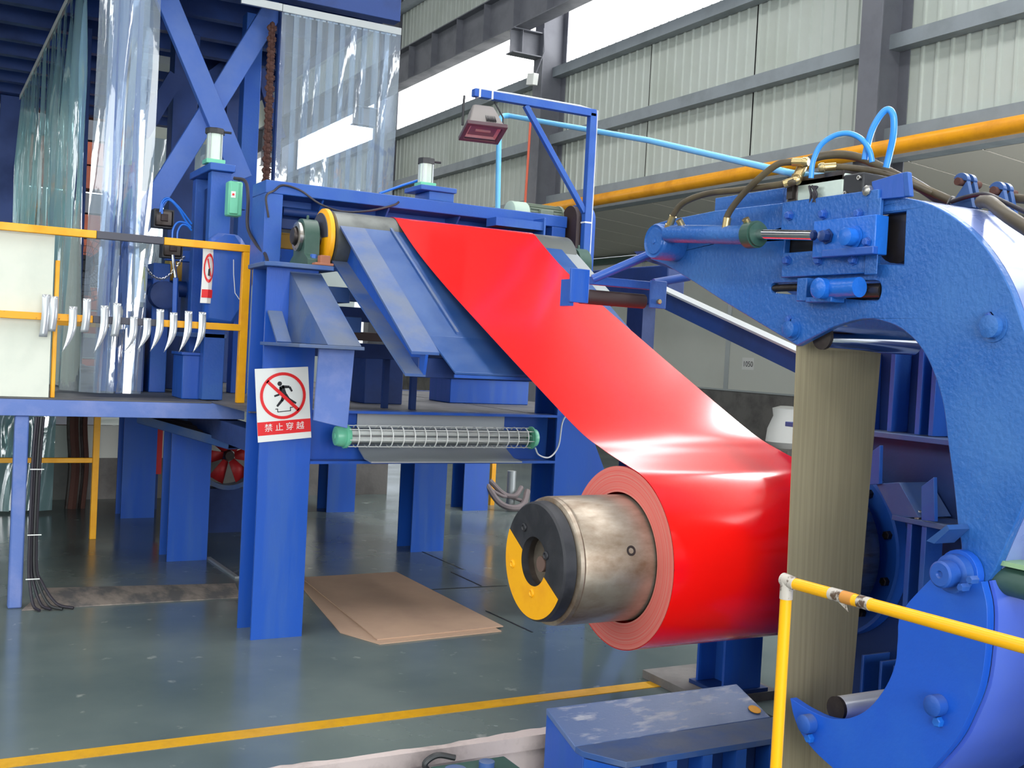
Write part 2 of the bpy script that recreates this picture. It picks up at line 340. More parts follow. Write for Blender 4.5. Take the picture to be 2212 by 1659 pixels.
# ragged pale lip where the epoxy has broken away
random.seed(3); N_ = 120
top = []
for i in range(N_+1):
    x = PX0 + (2.62-PX0)*i/N_
    top.append((x, PY1 + .004 + abs(.045*math.sin(x*3.1)*math.sin(x*1.3+1)) + random.random()*.014))
mb = MB(); mb.prism([(PX0, PY1-.03)] + [(2.62, PY1-.03)] + top[::-1], 'z', -.06, .004)
solo('trim_5', mb, 'conc_light', kind='structure', label='ragged pale concrete lip along the pit edge')
# painted line, floor joints, joint cover
mb = MB(); mb.box(-3, 3.59, 4.585, 4.68, .0, .003)
solo('floor_line', mb, 'yellow_floor', 'yellow painted line on the floor running along the pit edge', 'floor marking')
def joint(p, q, wd=.012):
    a, b = AZ(0, *p), AZ(0, *q); m = MB(); m.bar(a+Vector((0, 0, .001)), b+Vector((0, 0, .001)), wd, .003)
    part('floor_joint', m, 'black', floor)
joint((910, 1275), (1095, 1265), .01); joint((975, 1236), (1040, 1266), .01); joint((1050, 1320), (1150, 1366), .012); joint((885, 1180), (1000, 1230), .008)

def cladding(width, z0, z1, pitch=.205, dep=.022):
    """ribbed sheet in the Y-Z plane, face at x=0, ribs towards -x"""
    prof = []; y = 0.018
    while y < width-.03:
        e = min(y+pitch, width-.018)
        prof += [(0, y), (0, e-.05), (-dep, e-.038), (-dep, e-.014), (0, e-.002)]; y = e
    m = MB(); n = len(prof)
    vs = [(x, yy, z0) for x, yy in prof] + [(x, yy, z1) for x, yy in prof]
    return m.add(vs, [(i, i+1, i+1+n, i+n) for i in range(n-1)])
XW = 10.0
wr = thing('wall_right', None, None, (XW, 0, 0), kind='structure')
mb = MB(); mb.box(XW+.03, XW+.1, -10, 36, 4.15, 7.0); mb.box(XW+.03, XW+.1, -10, 16.9, 8.83, 11.2); mb.box(XW+.03, XW+.1, 16.9, 36, 8.35, 11.2)
part('backing', mb, 'black', wr)
for (z0, z1) in ((4.3, 6.9), (8.45, 11.1)):
    m = cladding(2.46, z0, z1); m.v = [v + Vector((XW, -10.37, 0)) for v in m.v]
    src = part('wall_panel', m, 'wall', wr)
    for k in range(1, 19):
        share('wall_panel', src, wr, (0, 2.46*k, 0))
    if z0 > 8:   # the near bays have taller windows
        for o_ in [c for c in wr.children if c.name.startswith('wall_panel') and c.data == src.data]:
            if -10.37+o_.location.y < 16: bpy.data.objects.remove(o_)
        m = cladding(2.46, 8.9, 11.1); m.v = [v + Vector((XW, -10.37, 0)) for v in m.v]; src = part('wall_panel', m, 'wall', wr)
        for k in range(1, 11): share('wall_panel', src, wr, (0, 2.46*k, 0))
# girts
for z in (6.8, 5.61, 4.53, 9.78, 10.6):
    mb = MB(); mb.box(9.80, 9.97, -10, 36, z-.012, z); mb.box(9.80, 9.97, -10, 36, z-.17, z-.158); mb.box(9.80, 9.812, -10, 36, z-.158, z-.012)
    part('girt', mb, 'grey_purlin', wr)
mb = MB(); mb.box(9.74, 9.98, -10, 36, 4.15, 4.36)
part('eaves_beam', mb, 'grey_purlin', wr)
# window band
YC = [9.22+7.73*k for k in (-2, -1, 0, 1, 2, 3)]
yb = [-10]+YC+[36]
for i in range(len(yb)-1):
    wn = thing('window_%d' % (i+1), None, None, (XW, (yb[i]+yb[i+1])/2, 6.9), kind='structure')
    zt_ = 8.80 if yb[i] < 16 else 8.46; mb = MB(); mb.box(XW+.012, XW+.022, yb[i]+.03, yb[i+1]-.03, 6.88, zt_); part('pane', mb, 'window' if i == 2 else 'window_far', wn)
    mb = MB(); mb.box(XW-.02, XW+.04, yb[i], yb[i+1], 6.80, 6.88); mb.box(XW-.02, XW+.04, yb[i], yb[i+1], zt_, zt_+.06); part('window_frame', mb, 'grey_purlin', wn)
# portal columns
for k, y in enumerate(YC):
    mb = MB(); mb.isec(9.5, 9.99, y-.155, y+.155, 0, 11)
    lab = {2: 'grey steel hall column standing behind the wrapper arm hoses', 3: 'grey steel hall column behind the floodlight, carrying the crane bracket'}.get(k)
    c = thing('hall_column', lab or 'grey steel hall column further along the clad wall', 'column', (9.75, y, 0), 'portal columns of the hall')
    part('column_shaft', mb, 'grey_steel', c)
    mb = MB(); mb.box(8.92, 9.5, y-.13, y+.13, 7.31, 7.33); mb.box(8.92, 9.5, y-.006, y+.006, 6.92, 7.31); mb.box(8.92, 9.5, y-.13, y+.13, 6.90, 6.92)
    mb.box(9.1, 9.112, y-.12, y+.12, 6.92, 7.31)
    part('crane_bracket', mb, 'grey_steel', c)
# crane girder
cg = thing('crane_girder', 'long grey crane girder with web stiffeners above the window band', 'girder', (9.1, 10, 7.33))
mb = MB(); mb.box(8.95, 9.25, -10, 36, 7.335, 7.355); mb.box(8.95, 9.25, -10, 36, 8.05, 8.07); mb.box(9.09, 9.105, -10, 36, 7.355, 8.05); part('girder_beam', mb, 'grey_steel', cg)
mb = MB(); mb.box(8.96, 9.09, 15.8-.006, 15.8+.006, 7.356, 8.049); s0 = part('stiffener', mb, 'grey_steel', cg)
for k in list(range(1, 16)): share('stiffener', s0, cg, (0, k*1.15, 0))
# ceiling with glowing strips added for overhead light
cl = thing('ceiling', None, None, (0, 0, 11.2), kind='structure')
for (a, b) in ((-12, -5), (-3, 3.5), (5.5, 10.1)):
    mb = MB(); mb.box(a, b, -10, 36, 11.2, 11.3); part('roof_sheet', mb, 'roof_sheet', cl)
for (a, b) in ((-5, -3), (3.5, 5.5)):
    mb = MB(); mb.box(a, b, -10, 36, 11.22, 11.25); part('roof_light', mb, mat('roof_light_glazing', (1, 1, 1, 1), .5, emit=.9), cl)
for k in range(6):
    y = YC[k]; mb = MB(); mb.box(-12, 10, y-.1, y+.1, 10.7, 11.18); part('rafter', mb, 'grey_steel', cl)
for nm, b in (('wall_left', (-12.1, -12, -10, 36, 0, 11.2)), ('wall_back', (-12, 13.4, -10.1, -10, 0, 11.2))):
    mb = MB(); mb.box(*b); solo(nm, mb, 'wall', kind='structure')
wf = thing('wall_far', None, None, (0, 36, 0), kind='structure')
for (z0, z1) in ((0, 4.6), (6.2, 11.2)):
    mb = MB(); mb.box(-12, 13.4, 36, 36.1, z0, z1); part('wall_sheet', mb, 'wall', wf)
wn = thing('window_9', None, None, (0, 36, 4.6), kind='structure')
mb = MB(); mb.box(-12, 10, 36.02, 36.04, 4.6, 6.2); part('pane', mb, 'window_far', wn)
mb = MB()
for x in range(-12, 11, 2): mb.box(x-.06, x+.06, 35.96, 36.0, 4.6, 6.2)
part('window_frame', mb, 'grey_steel', wn)
# annex: lean-to roof lining and its white panelled wall
XA = 13.2; zr = lambda x: 4.15 - .0765*(x-10)
an = thing('ceiling', 'grey-white lining of the lean-to roof, in long panels', None, (10, 10, 4), kind='structure')
m = MB(); y0 = 1.0
m.add([(10, y0+.012, 4.15), (XA, y0+.012, zr(XA)), (XA, y0+.988, zr(XA)), (10, y0+.988, 4.15), (10, y0+.012, 4.22), (XA, y0+.012, zr(XA)+.07), (XA, y0+.988, zr(XA)+.07), (10, y0+.988, 4.22)],
      [(0, 1, 2, 3), (4, 7, 6, 5), (0, 4, 5, 1), (1, 5, 6, 2), (2, 6, 7, 3), (3, 7, 4, 0)])
s0 = part('roof_panel', m, 'soffit', an)
for k in range(1, 30): share('roof_panel', s0, an, (0, k, 0))
mb = MB(); mb.add([(10, 0, 4.24), (XA, 0, zr(XA)+.09), (XA, 34, zr(XA)+.09), (10, 34, 4.24)], [(0, 1, 2, 3)]); part('roof_backing', mb, 'black', an)
wa = thing('wall_annex', None, None, (XA, 12, 0), kind='structure')
DZ = AX(XA, 1640, 846).z; YS = AX(XA, 1571, 780).y
mb = MB(); mb.box(XA, XA+.08, 0, 34, 0, DZ-.03); part('dado', mb, 'conc', wa)
mb = MB(); mb.box(XA-.03, XA+.05, 0, 34, DZ-.03, DZ+.0); part('dado_cap', mb, 'galv', wa)
m = MB(); m.box(XA, XA+.06, YS+.02, YS+2.78, DZ, 3.9); s0 = part('wall_panel', m, 'annex', wa)
for k in (-5, -4, -3, -2, -1, 1, 2, 3, 4): share('wall_panel', s0, wa, (0, 2.8*k, 0))
m = MB(); m.box(XA-.012, XA-.001, YS-.06, YS+.06, DZ, 3.85); s0 = part('panel_joint', m, 'galv', wa)
for k in (-5, -4, -3, -2, -1, 1, 2, 3, 4): share('panel_joint', s0, wa, (0, 2.8*k, 0))
m = MB(); m.box(XA-.14, XA-.005, 0, 34, 3.74, 3.86); part('gutter', m, 'green_dark', wa)
# number sheet on annex wall
p = AX(XA-.015, 1615, 787)
t = thing('number_sheet', 'small white paper sheet printed 1050 on the white panelled wall', 'paper', p)
mb = MB(); mb.box(XA-.008, XA-.004, p.y-.16, p.y+.16, p.z-.1, p.z+.12); part('sheet', mb, 'paper', t)
text('printed_number', '1050', 'sign_black', t, (XA-.010, p.y, p.z), (0, -1, 0), (0, 0, 1), .135)
# yellow pipe + thin blue pipe along the wall
mb = MB(); mb.cyl((9.38, -8, 4.19), (9.38, 30, 4.19), .088, 20)
solo('yellow_pipe', mb, 'yellow_pipe', 'thick yellow pipe running along the clad wall below the girts', 'pipe')
mb = MB(); a = AX(12.9, 2212, 380); b = AX(12.9, 1285, 505)
mb.tube([a+Vector((0, -3, 0)), a, AX(12.9, 1960, 412), AX(12.9, 1700, 450), b, b+Vector((0, 3, 0))], .03, 8)
solo('thin_pipe', mb, 'airhose_d', 'thin blue air pipe on the annex wall under the lean-to roof', 'pipe')
# low wall behind the machine (seen under the deck)
lw = thing('low_wall', 'dark low concrete wall with whitewashed top beyond the platform columns', 'wall', (3, 11.9, 0))
mb = MB(); mb.box(-4, 4.9, 11.8, 11.95, 0, .42); part('concrete_base', mb, 'conc', lw)
mb = MB(); mb.box(-4, 4.9, 11.82, 11.93, .42, .75); part('white_top', mb, 'annex', lw)
# light blue pipe on supports behind the machine, small wall lamp, rope
mb = MB(); P8 = lambda px, py: AY(8.0, px, py)
e1 = P8(1096, 249)
q2 = AX(4.3, 1700, 372)
mb.tube([P8(1075, 450), P8(1078, 285)], .022, 10); mb.tube([P8(1078, 290), P8(1080, 262), P8(1087, 251), P8(1100, 250)], .022, 10, smooth=5)
mb.tube([P8(1100, 250), AX(4.27, 1400, 303), AX(4.3, 1700, 372), AX(4.3, 1860, 405)], .02, 10)
solo('air_pipe', mb, 'lightblue', 'light blue pipe rising behind the roll stand and crossing towards the wrapper arm', 'pipe')
p = AX(9.3, 1150, 174)
mb = MB(); mb.bar(p+Vector((0, -.12, .0)), p+Vector((0, .12, .04)), .1, .2); 
t = thing('wall_lamp', 'small white box lamp hanging at the hall column below the crane bracket', 'lamp', p)
part('lamp_box', mb, 'white', t, .01); mb = MB(); mb.tube([p+Vector((.05, 0, .1)), p+Vector((.15, -.1, .5)), p+Vector((.12, -.1, .9))], .012, 6); part('lamp_cable', mb, 'grey_steel', t)
mb = MB(); mb.tube([AX(9.3, 1146, 262), AX(9.3, 1141, 340), AX(9.3, 1134, 445)], .022, 6)
solo('hanging_rope', mb, 'rope', 'thin orange rope hanging beside the hall column', 'rope')

# ================================================================== PLATFORM OF THE LINE
DK = 1.28
pf = thing('machine_platform', 'blue steel platform on H columns carrying the roll stand and the deck', 'platform', (2.9, 7.2, 0))
def hcol(x0, y0, z1, m='blue_v', base=True):
    mb = MB(); mb.hsec(x0, x0+.3, y0, y0+.3, 0, z1); c = part('column', mb, m, pf)
    
    return c
c1 = hcol(1.745, 6.1, 2.12)
hcol(1.745, 8.44, DK-.11); hcol(1.745, 10.53, DK-.11); hcol(3.72, 8.38, DK-.11); hcol(3.745, 10.58, DK-.11); hcol(5.22, 10.45, DK-.11)
hcol(3.70, 6.1, 2.05)
mb = MB(); mb.prism([(1.71, 6.04), (1.76, 6.0), (2.1, 6.0), (2.13, 6.06), (2.13, 6.46), (1.73, 6.46)], 'z', 2.121, 2.146); part('top_plate', mb, 'blue_dusty', pf, .004)
mb = MB(); mb.box(3.66, 4.05, 6.0, 6.5, 2.051, 2.076); part('top_plate', mb, 'blue_dusty', pf, .004)
# front lamp beam (channel between the two front columns)
mb = MB(); mb.box(2.047, 3.70, 6.22, 6.232, 1.02, 1.30); mb.box(2.047, 3.70, 6.1, 6.232, 1.302, 1.318); mb.box(2.047, 3.70, 6.1, 6.232, 1.004, 1.02); part('cross_beam', mb, 'blue_v', pf)
# deck edge beams and deck plates
mb = MB(); mb.box(-2, 1.95, 7.2, 7.3, DK-.105, DK-.004); part('edge_beam', mb, 'blue_pale', pf, .003, label='pale chalky blue edge beam')
for (a, b) in ((8.4, 8.75), (10.5, 10.8)):
    mb = MB(); mb.box(-2, 5.4, a, a+.14, DK-.11, DK-.012); part('cross_beam', mb, 'blue_dark', pf)
for x in (1.8, 3.8):
    mb = MB(); mb.box(x, x+.14, 6.42, 13.9, DK-.25, DK-.115) if 0 else mb.box(x, x+.14, 6.45, 8.35, DK-.25, DK-.115); part('long_beam', mb, 'blue_dark', pf)
for (x0, x1, y0, y1) in ((-2, -.02, 7.2, 10), (0, 1.73, 7.2, 10), (1.75, 3.9, 6.34, 10), (3.92, 4.9, 6.9, 10), (-2, -.02, 10.02, 14.4), (0, 1.73, 10.02, 14.4), (1.75, 3.9, 10.02, 14.4)):
    mb = MB(); mb.box(x0, x1, y0, y1, DK-.003, DK+.004); part('deck_plate', mb, 'deck', pf)
mb = MB(); mb.bar((.605, 7.25, 0), (.605, 7.25, DK-.106), .08, .07, up=(0, 1, 0)); part('post', mb, 'blue_pale', pf, .01, label='pale blue post under the deck edge')
# bracket box leaning out of the left front column
gx0, gx1 = 1.875, 2.06
pa, pb = AX(gx0, 623, 586), AX(gx0, 708, 745)
prof = [(6.098, pa.z), (pa.y-.02, pa.z), (pb.y, pb.z), (6.098, pb.z-.0)]
mb = MB(); mb.prism(prof, 'x', gx0, gx1); part('bracket_box', mb, 'blue_dusty', pf, .003)
mb = MB(); mb.box(1.72, gx1+.01, pb.y-.02, 6.098, pb.z-.02, pb.z-.001); part('bracket_shelf', mb, 'blue_dusty', pf, .003)
q = AY(pb.y+.12, 706, 912)
mb = MB(); mb.prism([(gx0-.01, pb.z-.021), (gx1-.0, pb.z-.021), (gx1-.02, q.z-.03), (gx0-.02, q.z+.01)], 'y', pb.y+.1, pb.y+.12); part('hanging_plate', mb, 'blue_pale', pf, .002, label='pale blue plate hanging under the bracket')
mb = MB(); mb.bar((1.78, 6.04, pb.z+.17), (1.78, 5.84, pb.z), .08, .014, up=(0, .6, .8)); part('flat_bar', mb, 'blue_dusty', pf)
mb = MB(); mb.bar((4.0, 6.35, 1.2), (4.5, 6.35, .2), .14, .14, up=(0, 1, 0)); mb.box(4.0, 4.12, 6.3, 6.4, .4, 1.25); part('knee_brace', mb, 'blue_v', pf)
# cross frames seen in the gap behind the bracket
for k, (y, z0, z1, m) in enumerate(((6.55, 1.98, 2.05, 'blue_dusty'), (6.75, 1.86, 1.95, 'blue_dark'), (6.9, 1.62, 1.72, 'blue_dark'), (7.3, 1.74, 1.8, 'rubber'))):
    mb = MB(); mb.box(2.06, 3.66, y, y+.1, z0, z1); part('cross_beam', mb, m, pf, .003)
for (x, z) in ((2.12, 1.95), (2.2, 1.78)):
    mb = MB(); mb.box(x-.06, x+.14, 6.15, 6.4, z, z+.09); part('bracket', mb, 'blue_dusty', pf, .004)
for px, y in ((833, 7.0), (893, 6.9)):
    x = AY(y, px, 820).x; mb = MB(); mb.box(x-.02, x+.02, y-.02, y+.02, DK+.005, 1.62); part('leg', mb, 'blue_dark', pf)
# machine base boxes on the deck
def box_thing(name, label, cat, x0, x1, y0, y1, z0, z1, m, bev=.006, lid=True, group=None):
    t = thing(name, label, cat, ((x0+x1)/2, (y0+y1)/2, z0), group)
    mb = MB(); mb.box(x0, x1, y0, y1, z0, z1-.02); part('body', mb, m, t, bev)
    mb = MB(); mb.box(x0-.012, x1+.012, y0-.012, y1+.012, z1-.02, z1); part('top_plate', mb, m, t, .003); return t
box_thing('equipment_plinth', 'blue machine base box on the deck right under the guide table lip', 'plinth', 3.78, 4.5, 7.9, 8.3, DK+.005, 1.50, 'blue_v')
box_thing('equipment_plinth', 'blue machine base box on the deck behind the right end of the yellow railing', 'plinth', 1.6, 1.86, 7.5, 7.81, DK+.005, 1.60, 'blue_v')
box_thing('equipment_plinth', 'long low blue machine base behind the middle of the yellow railing', 'plinth', 1.38, 1.62, 8.75, 9.3, DK+.005, 1.48, 'blue_dark')
box_thing('equipment_plinth', 'dark blue upright gear box between the guide table and the deck', 'plinth', 2.9, 3.2, 7.5, 7.8, DK+.005, 1.72, 'blue_dark')

# ------------------------------------------------------------------ deflector roll on the front columns
RY, RZ, RR = 6.24, 2.32, .168
t = thing('deflector_roll', 'grey deflector roll with yellow and black end disc atop the red strip', 'roll', (2.9, RY, RZ-RR))
mb = MB(); mb.lathe((2.135, RY, RZ), (1, 0, 0), [(0, RR-.012), (.01, RR), (1.63, RR), (1.65, RR-.02)], 48); part('roll_body', mb, mat('roll_grey', srgb(104, 108, 106), .35, .4, col2=srgb(84, 86, 86), scale=5), t)
mb = MB(); mb.cyl((1.965, RY, RZ), (3.90, RY, RZ), .045, 20); part('shaft', mb, 'darksteel', t)
mb = MB(); mb.lathe((2.085, RY, RZ), (1, 0, 0), [(0, .145), (.004, .155), (.012, .176), (.022, .178), (.035, .178), (.04, .17)], 48); d_ = part('end_disc', mb, 'yellow', t, label='yellow end disc with one black half')
mb = MB(); pts = [(RY+.150*math.cos(a), RZ+.150*math.sin(a)) for a in [math.radians(10+i*170/20) for i in range(21)]]
mb.prism(pts + [(RY-.05, RZ+.0), (RY+.06, RZ-.02)], 'x', 2.0815, 2.0865); part('black_half', mb, 'greyblack', d_)
for (x, s) in ((2.01, -1), (3.88, 1)):
    t2 = thing('pillow_block', 'green-black pillow block bearing left of the yellow disc on the column head' if s < 0 else 'green-black pillow block bearing at the far end of the deflector roll', 'bearing', (x, RY, 2.147 if s < 0 else 2.08))
    z0 = 2.147 if s < 0 else 2.078
    mb = MB(); mb.prism([(RY-.17, z0), (RY+.17, z0), (RY+.17, z0+.035), (RY+.105, z0+.07)] + circ(RY, RZ, .105, 16, 0, PI) + [(RY-.105, z0+.07), (RY-.17, z0+.035)], 'x', x-.045, x+.045); part('housing', mb, 'green_dark', t2, .006)
    mb = MB(); mb.lathe((x-.046, RY, RZ), (-1, 0, 0), [(0, .085), (.02, .085), (.024, .07), (.024, .058), (.012, .055)], 28); part('cover_ring', mb, 'steel', t2)
    mb = MB(); mb.lathe((x-.05, RY, RZ), (-1, 0, 0), [(0, .05), (.035, .05), (.04, .044)], 24); part('shaft_end', mb, 'darksteel', t2)
    for dy in (-.14, .14):
        mb = MB(); mb.hexn((x, RY+dy, z0+.036), (0, 0, 1), .02, .03); part('bolt', mb, 'blue', t2)
    mb = MB(); mb.lathe((x, RY, RZ+.103), (0, 0, 1), [(0, .008), (.02, .008), (.025, .004)], 10); part('grease_nipple', mb, 'green_dark', t2)
mb = MB(); mb.box(2.02, 2.08, 6.005, 6.06, 2.147, 2.205); mb.box(1.99, 2.1, 6.003, 6.068, 2.147, 2.162)
solo('clamp_block', mb, mat('orange_brown_block', srgb(165, 105, 80), .7), 'small orange-brown clamp block on the column head under the yellow disc', 'block', bevel=.004)

# ------------------------------------------------------------------ inclined guide table
gt = thing('guide_table', 'inclined blue guide table under the red strip, in front of the deflector roll', 'guide table', (2.9, 5.5, 1.6))
yA, zA, yB, zB = 6.07, 2.375, 4.95, 1.675
def sl(y): return zA + (zB-zA)*(y-yA)/(yB-yA)
mb = MB(); mb.prism([(yA, zA), (yB, zB), (yB+.02, zB-.10), (yA+.06, zA-.19)], 'x', 2.225, 2.24); part('side_web', mb, 'blue_v', gt)
mb = MB(); mb.prism([(yA, zA), (yB, zB), (yB, zB+.014), (yA, zA+.014)], 'x', 2.15, 2.30); part('top_flange', mb, 'blue_dusty', gt)
mb = MB(); mb.prism([(yA+.06, zA-.20), (yB+.02, zB-.11), (yB+.02, zB-.096), (yA+.06, zA-.186)], 'x', 2.13, 2.24); part('bottom_flange', mb, 'blue_dusty', gt)
sy = lambda y: sl(y)+.004
mb = MB(); mb.prism([(6.15, sy(6.15)), (5.1, sy(5.1)), (5.1, sy(5.1)-.012), (6.15, sy(6.15)-.012)], 'x', 2.3, 3.66); part('table_plate', mb, 'blue_plate', gt, .002, label='worn blue top plate with bare scuffs')
mb = MB(); mb.prism([(6.15, sy(6.15)-.013), (5.1, sy(5.1)-.013), (5.1, sy(5.1)-.04), (6.15, sy(6.15)-.04)], 'x', 2.301, 2.314); part('plate_edge', mb, 'blue_dark', gt)
mb = MB(); mb.prism([(6.12, sy(6.12)+.001), (5.12, sy(5.12)+.001), (5.12, sy(5.12)+.014), (6.12, sy(6.12)+.014)], 'x', 2.47, 2.485); part('joint_strip', mb, 'blue_dusty', gt)
mb = MB(); mb.prism([(5.098, sy(5.1)+.0), (4.76, 1.60), (4.76, 1.588), (5.098, sy(5.1)-.013)], 'x', 2.3, 3.5); part('lip_plate', mb, 'blue_plate', gt, .002)
mb = MB(); mb.box(2.3, 3.5, 4.76, 4.772, 1.572, 1.587); part('lip_flange', mb, 'blue', gt)
mb = MB(); mb.prism([(6.1, sy(6.1)-.03), (5.0, sy(5.0)-.05), (5.0, sy(5.0)-.2), (6.1, sy(6.1)-.25)], 'x', 3.56, 3.575); part('side_web', mb, 'blue_v', gt)
mb = MB(); mb.prism([(6.22, sy(6.22)-.02), (5.66, sy(5.66)-.02), (5.66, sy(5.66)-.032), (6.22, sy(6.22)-.032)], 'x', 3.6, 3.78); part('edge_plate', mb, 'galv', gt, .002, label='bare grey plate along the far edge')  # light grey stands in for light on the table's far side
mb = MB(); mb.box(2.22, 3.66, 5.02, 5.14, 1.56, 1.66); part('cross_beam', mb, 'blue_dark', gt, .004)
for dx in (2.33, 2.5):
    mb = MB(); mb.hexn((dx, 5.045, 1.70), (0, -1, 0), .014, .012); part('bolt', mb, 'darksteel', gt)

# ------------------------------------------------------------------ red strip and the coil it winds on to
CY, CZ, CR = 3.64, .905, .366
SX0, SX1 = 2.53, 3.495
co = thing('steel_coil', 'glossy red coated steel strip running down from the deflector roll and wound into a coil', 'coil', (2.53, CY, CZ-CR))
path = [(6.845, RZ+RR+.004), (6.5, RZ+RR+.004)]
for a in (90, 82, 74, 66, 58): path.append((RY+(RR+.003)*math.cos(math.radians(180-a)) if 0 else RY-(RR+.003)*math.cos(math.radians(a)), RZ+(RR+.003)*math.sin(math.radians(a))))
guide = [Vector((y, z, 0)) for y, z in ((6.15, 2.462), (5.82, 2.26), (5.42, 2.052), (4.85, 1.782), (4.41, 1.578), (3.99, 1.388), (3.80, 1.326), (3.68, 1.294), (3.56, CZ+math.sqrt((CR+.003)**2-.08**2)))]
ext = spline(guide, 6)[1:]
path += [(p.x, p.y) for p in ext]
for a in range(0, 60, 4): path.append((CY+.0+(CR+.002)*math.cos(math.radians(78+a)), CZ+(CR+.002)*math.sin(math.radians(78+a)))) if 0 else None
for a in range(76, 112, 4): path.append((CY+(CR+.003)*math.cos(math.radians(180-a)) if 0 else CY-(CR+.003)*math.cos(math.radians(a)), CZ+(CR+.003)*math.sin(math.radians(a)))) if a >= 200 else None

for a in [104.5+4*i for i in range(70)]: path.append((CY-(CR+.003)*math.sin(math.radians(a-90)), CZ+(CR+.003)*math.cos(math.radians(a-90))))
th = .0012; up_ = []; dn_ = []
for i, (y, z) in enumerate(path):
    a, b = path[max(0, i-1)], path[min(len(path)-1, i+1)]; d = Vector((b[0]-a[0], b[1]-a[1])).normalized(); n = Vector((d.y, -d.x)); n = n if n.y > 0 else -n
    up_.append((y+n.x*th, z+n.y*th)); dn_.append((y, z))
mb = MB(); n_ = len(path); vs = []
for L_ in (up_, dn_):
    for x in (SX0, SX1): vs += [(x, y, z) for y, z in L_]
fs = []
for i in range(n_-1):
    fs += [(i, i+1, n_+i+1, n_+i), (2*n_+i, 3*n_+i, 3*n_+i+1, 2*n_+i+1), (i, 2*n_+i, 2*n_+i+1, i+1), (n_+i, n_+i+1, 3*n_+i+1, 3*n_+i)]
mb.add(vs, fs); part('strip', mb, 'red', co)
mb = MB(); mb.lathe((SX0+.001, CY, CZ), (1, 0, 0), [(0, CR), (SX1-SX0-.002, CR)], 128, caps=False); part('coil_wraps', mb, 'red', co)
mb = MB()
n = 96; rings = [.262, CR]
for x, s in ((SX0, 1),):
    vs = []
    for r in rings: vs += [(x, CY+r*math.cos(2*PI*i/n), CZ+r*math.sin(2*PI*i/n)) for i in range(n)]
    mb.add(vs, [(i, (i+1) % n, n+(i+1) % n, n+i) for i in range(n)])
ce = part('wound_edges', mb, 'coil_end', co, label='pinkish ring of wound strip edges')
for v in ce.data.vertices: v.co.y += 0; v.co.z += 0
# give the end face its own origin at the coil axis so that the rings are concentric
ce.data.transform(Matrix.Translation((0, 0, -CR))); ce.location = (0, 0, CR)

# ------------------------------------------------------------------ recoiler: mandrel and its blue housing
rc = thing('recoiler', 'recoiler with bare steel mandrel, yellow-black end plate and blue ribbed housing', 'machine', (3.9, CY, 0))
MX = 2.135
mb = MB(); mb.lathe((MX+.055, CY, CZ), (1, 0, 0), [(0, .238), (.006, .247), (.02, .25), (.028, .246), (.034, .25), (.34, .252), (1.4, .256)], 96); part('mandrel_drum', mb, 'drum', rc)
mb = MB(); mb.lathe((MX, CY, CZ), (1, 0, 0), [(0, .095), (0, .222), (.008, .23), (.05, .233), (.054, .228), (.054, .095), (0, .095)], 96, caps=False); dd = part('end_plate', mb, 'black', rc, label='black end plate with its lower left half painted yellow')
n = 40; a0 = 133; vs = []
cut = lambda r: [(CY + r*math.cos(math.radians(a)), CZ + r*math.sin(math.radians(a))) for a in ([-146+i*(292-142)/n*1.0 for i in range(n+1)])]
yel = []
A0, A1 = -28, 0
# yellow sector: from photo upper-left to lower-right across the hole (seen from -X, +Y is to the left)
def ang(px, py):
    p = AX(MX, px, py); return math.degrees(math.atan2(p.z-CZ, p.y-CY))
s0, s1 = ang(1095, 1133), ang(1203, 1291)
if s1 > s0: s1 -= 360
hi_, lo_ = [], []
for i in range(n+1):
    a = math.radians(s0 + (s1-s0)*i/n); hi_.append((CY+.2215*math.cos(a), CZ+.2215*math.sin(a)))
i0, i1 = ang(1122, 1180), ang(1175, 1247)
if i1 > i0: i1 -= 360
for i in range(n+1):
    a = math.radians(i0 + (i1-i0)*i/n); lo_.append((CY+.0955*math.cos(a), CZ+.0955*math.sin(a)))
mb = MB(); mb.prism(hi_ + lo_[::-1], 'x', MX-.0018, MX-.0004); part('yellow_half', mb, 'yellow', dd)
mb = MB(); mb.lathe((MX+.03, CY, CZ), (1, 0, 0), [(0, .0945), (.3, .0945)], 40, caps=False); mb.lathe((MX+.3, CY, CZ), (1, 0, 0), [(0, .0945), (.004, .0945)], 40); part('bore', mb, 'darksteel', rc)
mb = MB(); mb.cyl((MX-.002, CY-.055, CZ+.0), (MX+.3, CY-.055, CZ+.0), .03, 24); part('bore_pin', mb, mat('brown_steel', srgb(130, 105, 95), .5, .5), rc)
for px, py, m in ((1133, 1139, 'black'), (1180, 1200, 'black'), (1108, 1218, 'yellow'), (1149, 1281, 'yellow')):
    p = AX(MX, px, py); mb = MB(); mb.lathe((MX-.0016, p.y, p.z), (-1, 0, 0), [(0, .017), (.004, .016), (.006, .011), (.002, .008)], 20); part('bolt_plug', mb, m, rc)
p = AX(MX+.2, 1337, 1185); a = math.atan2(AX(MX+.25, 1337, 1185).z-CZ, AX(MX+.25, 1337, 1185).y-CY)
hx = AY(CY-.2, 1337, 1185).x
mb = MB(); d = Vector((0, -.72, .22)).normalized(); c0 = Vector((2.42, CY, CZ)); mb.lathe(c0+d*.249, d, [(0, .02), (.004, .02), (.004, .012), (.001, .010)], 20); part('drum_hole', mb, 'darksteel', rc)
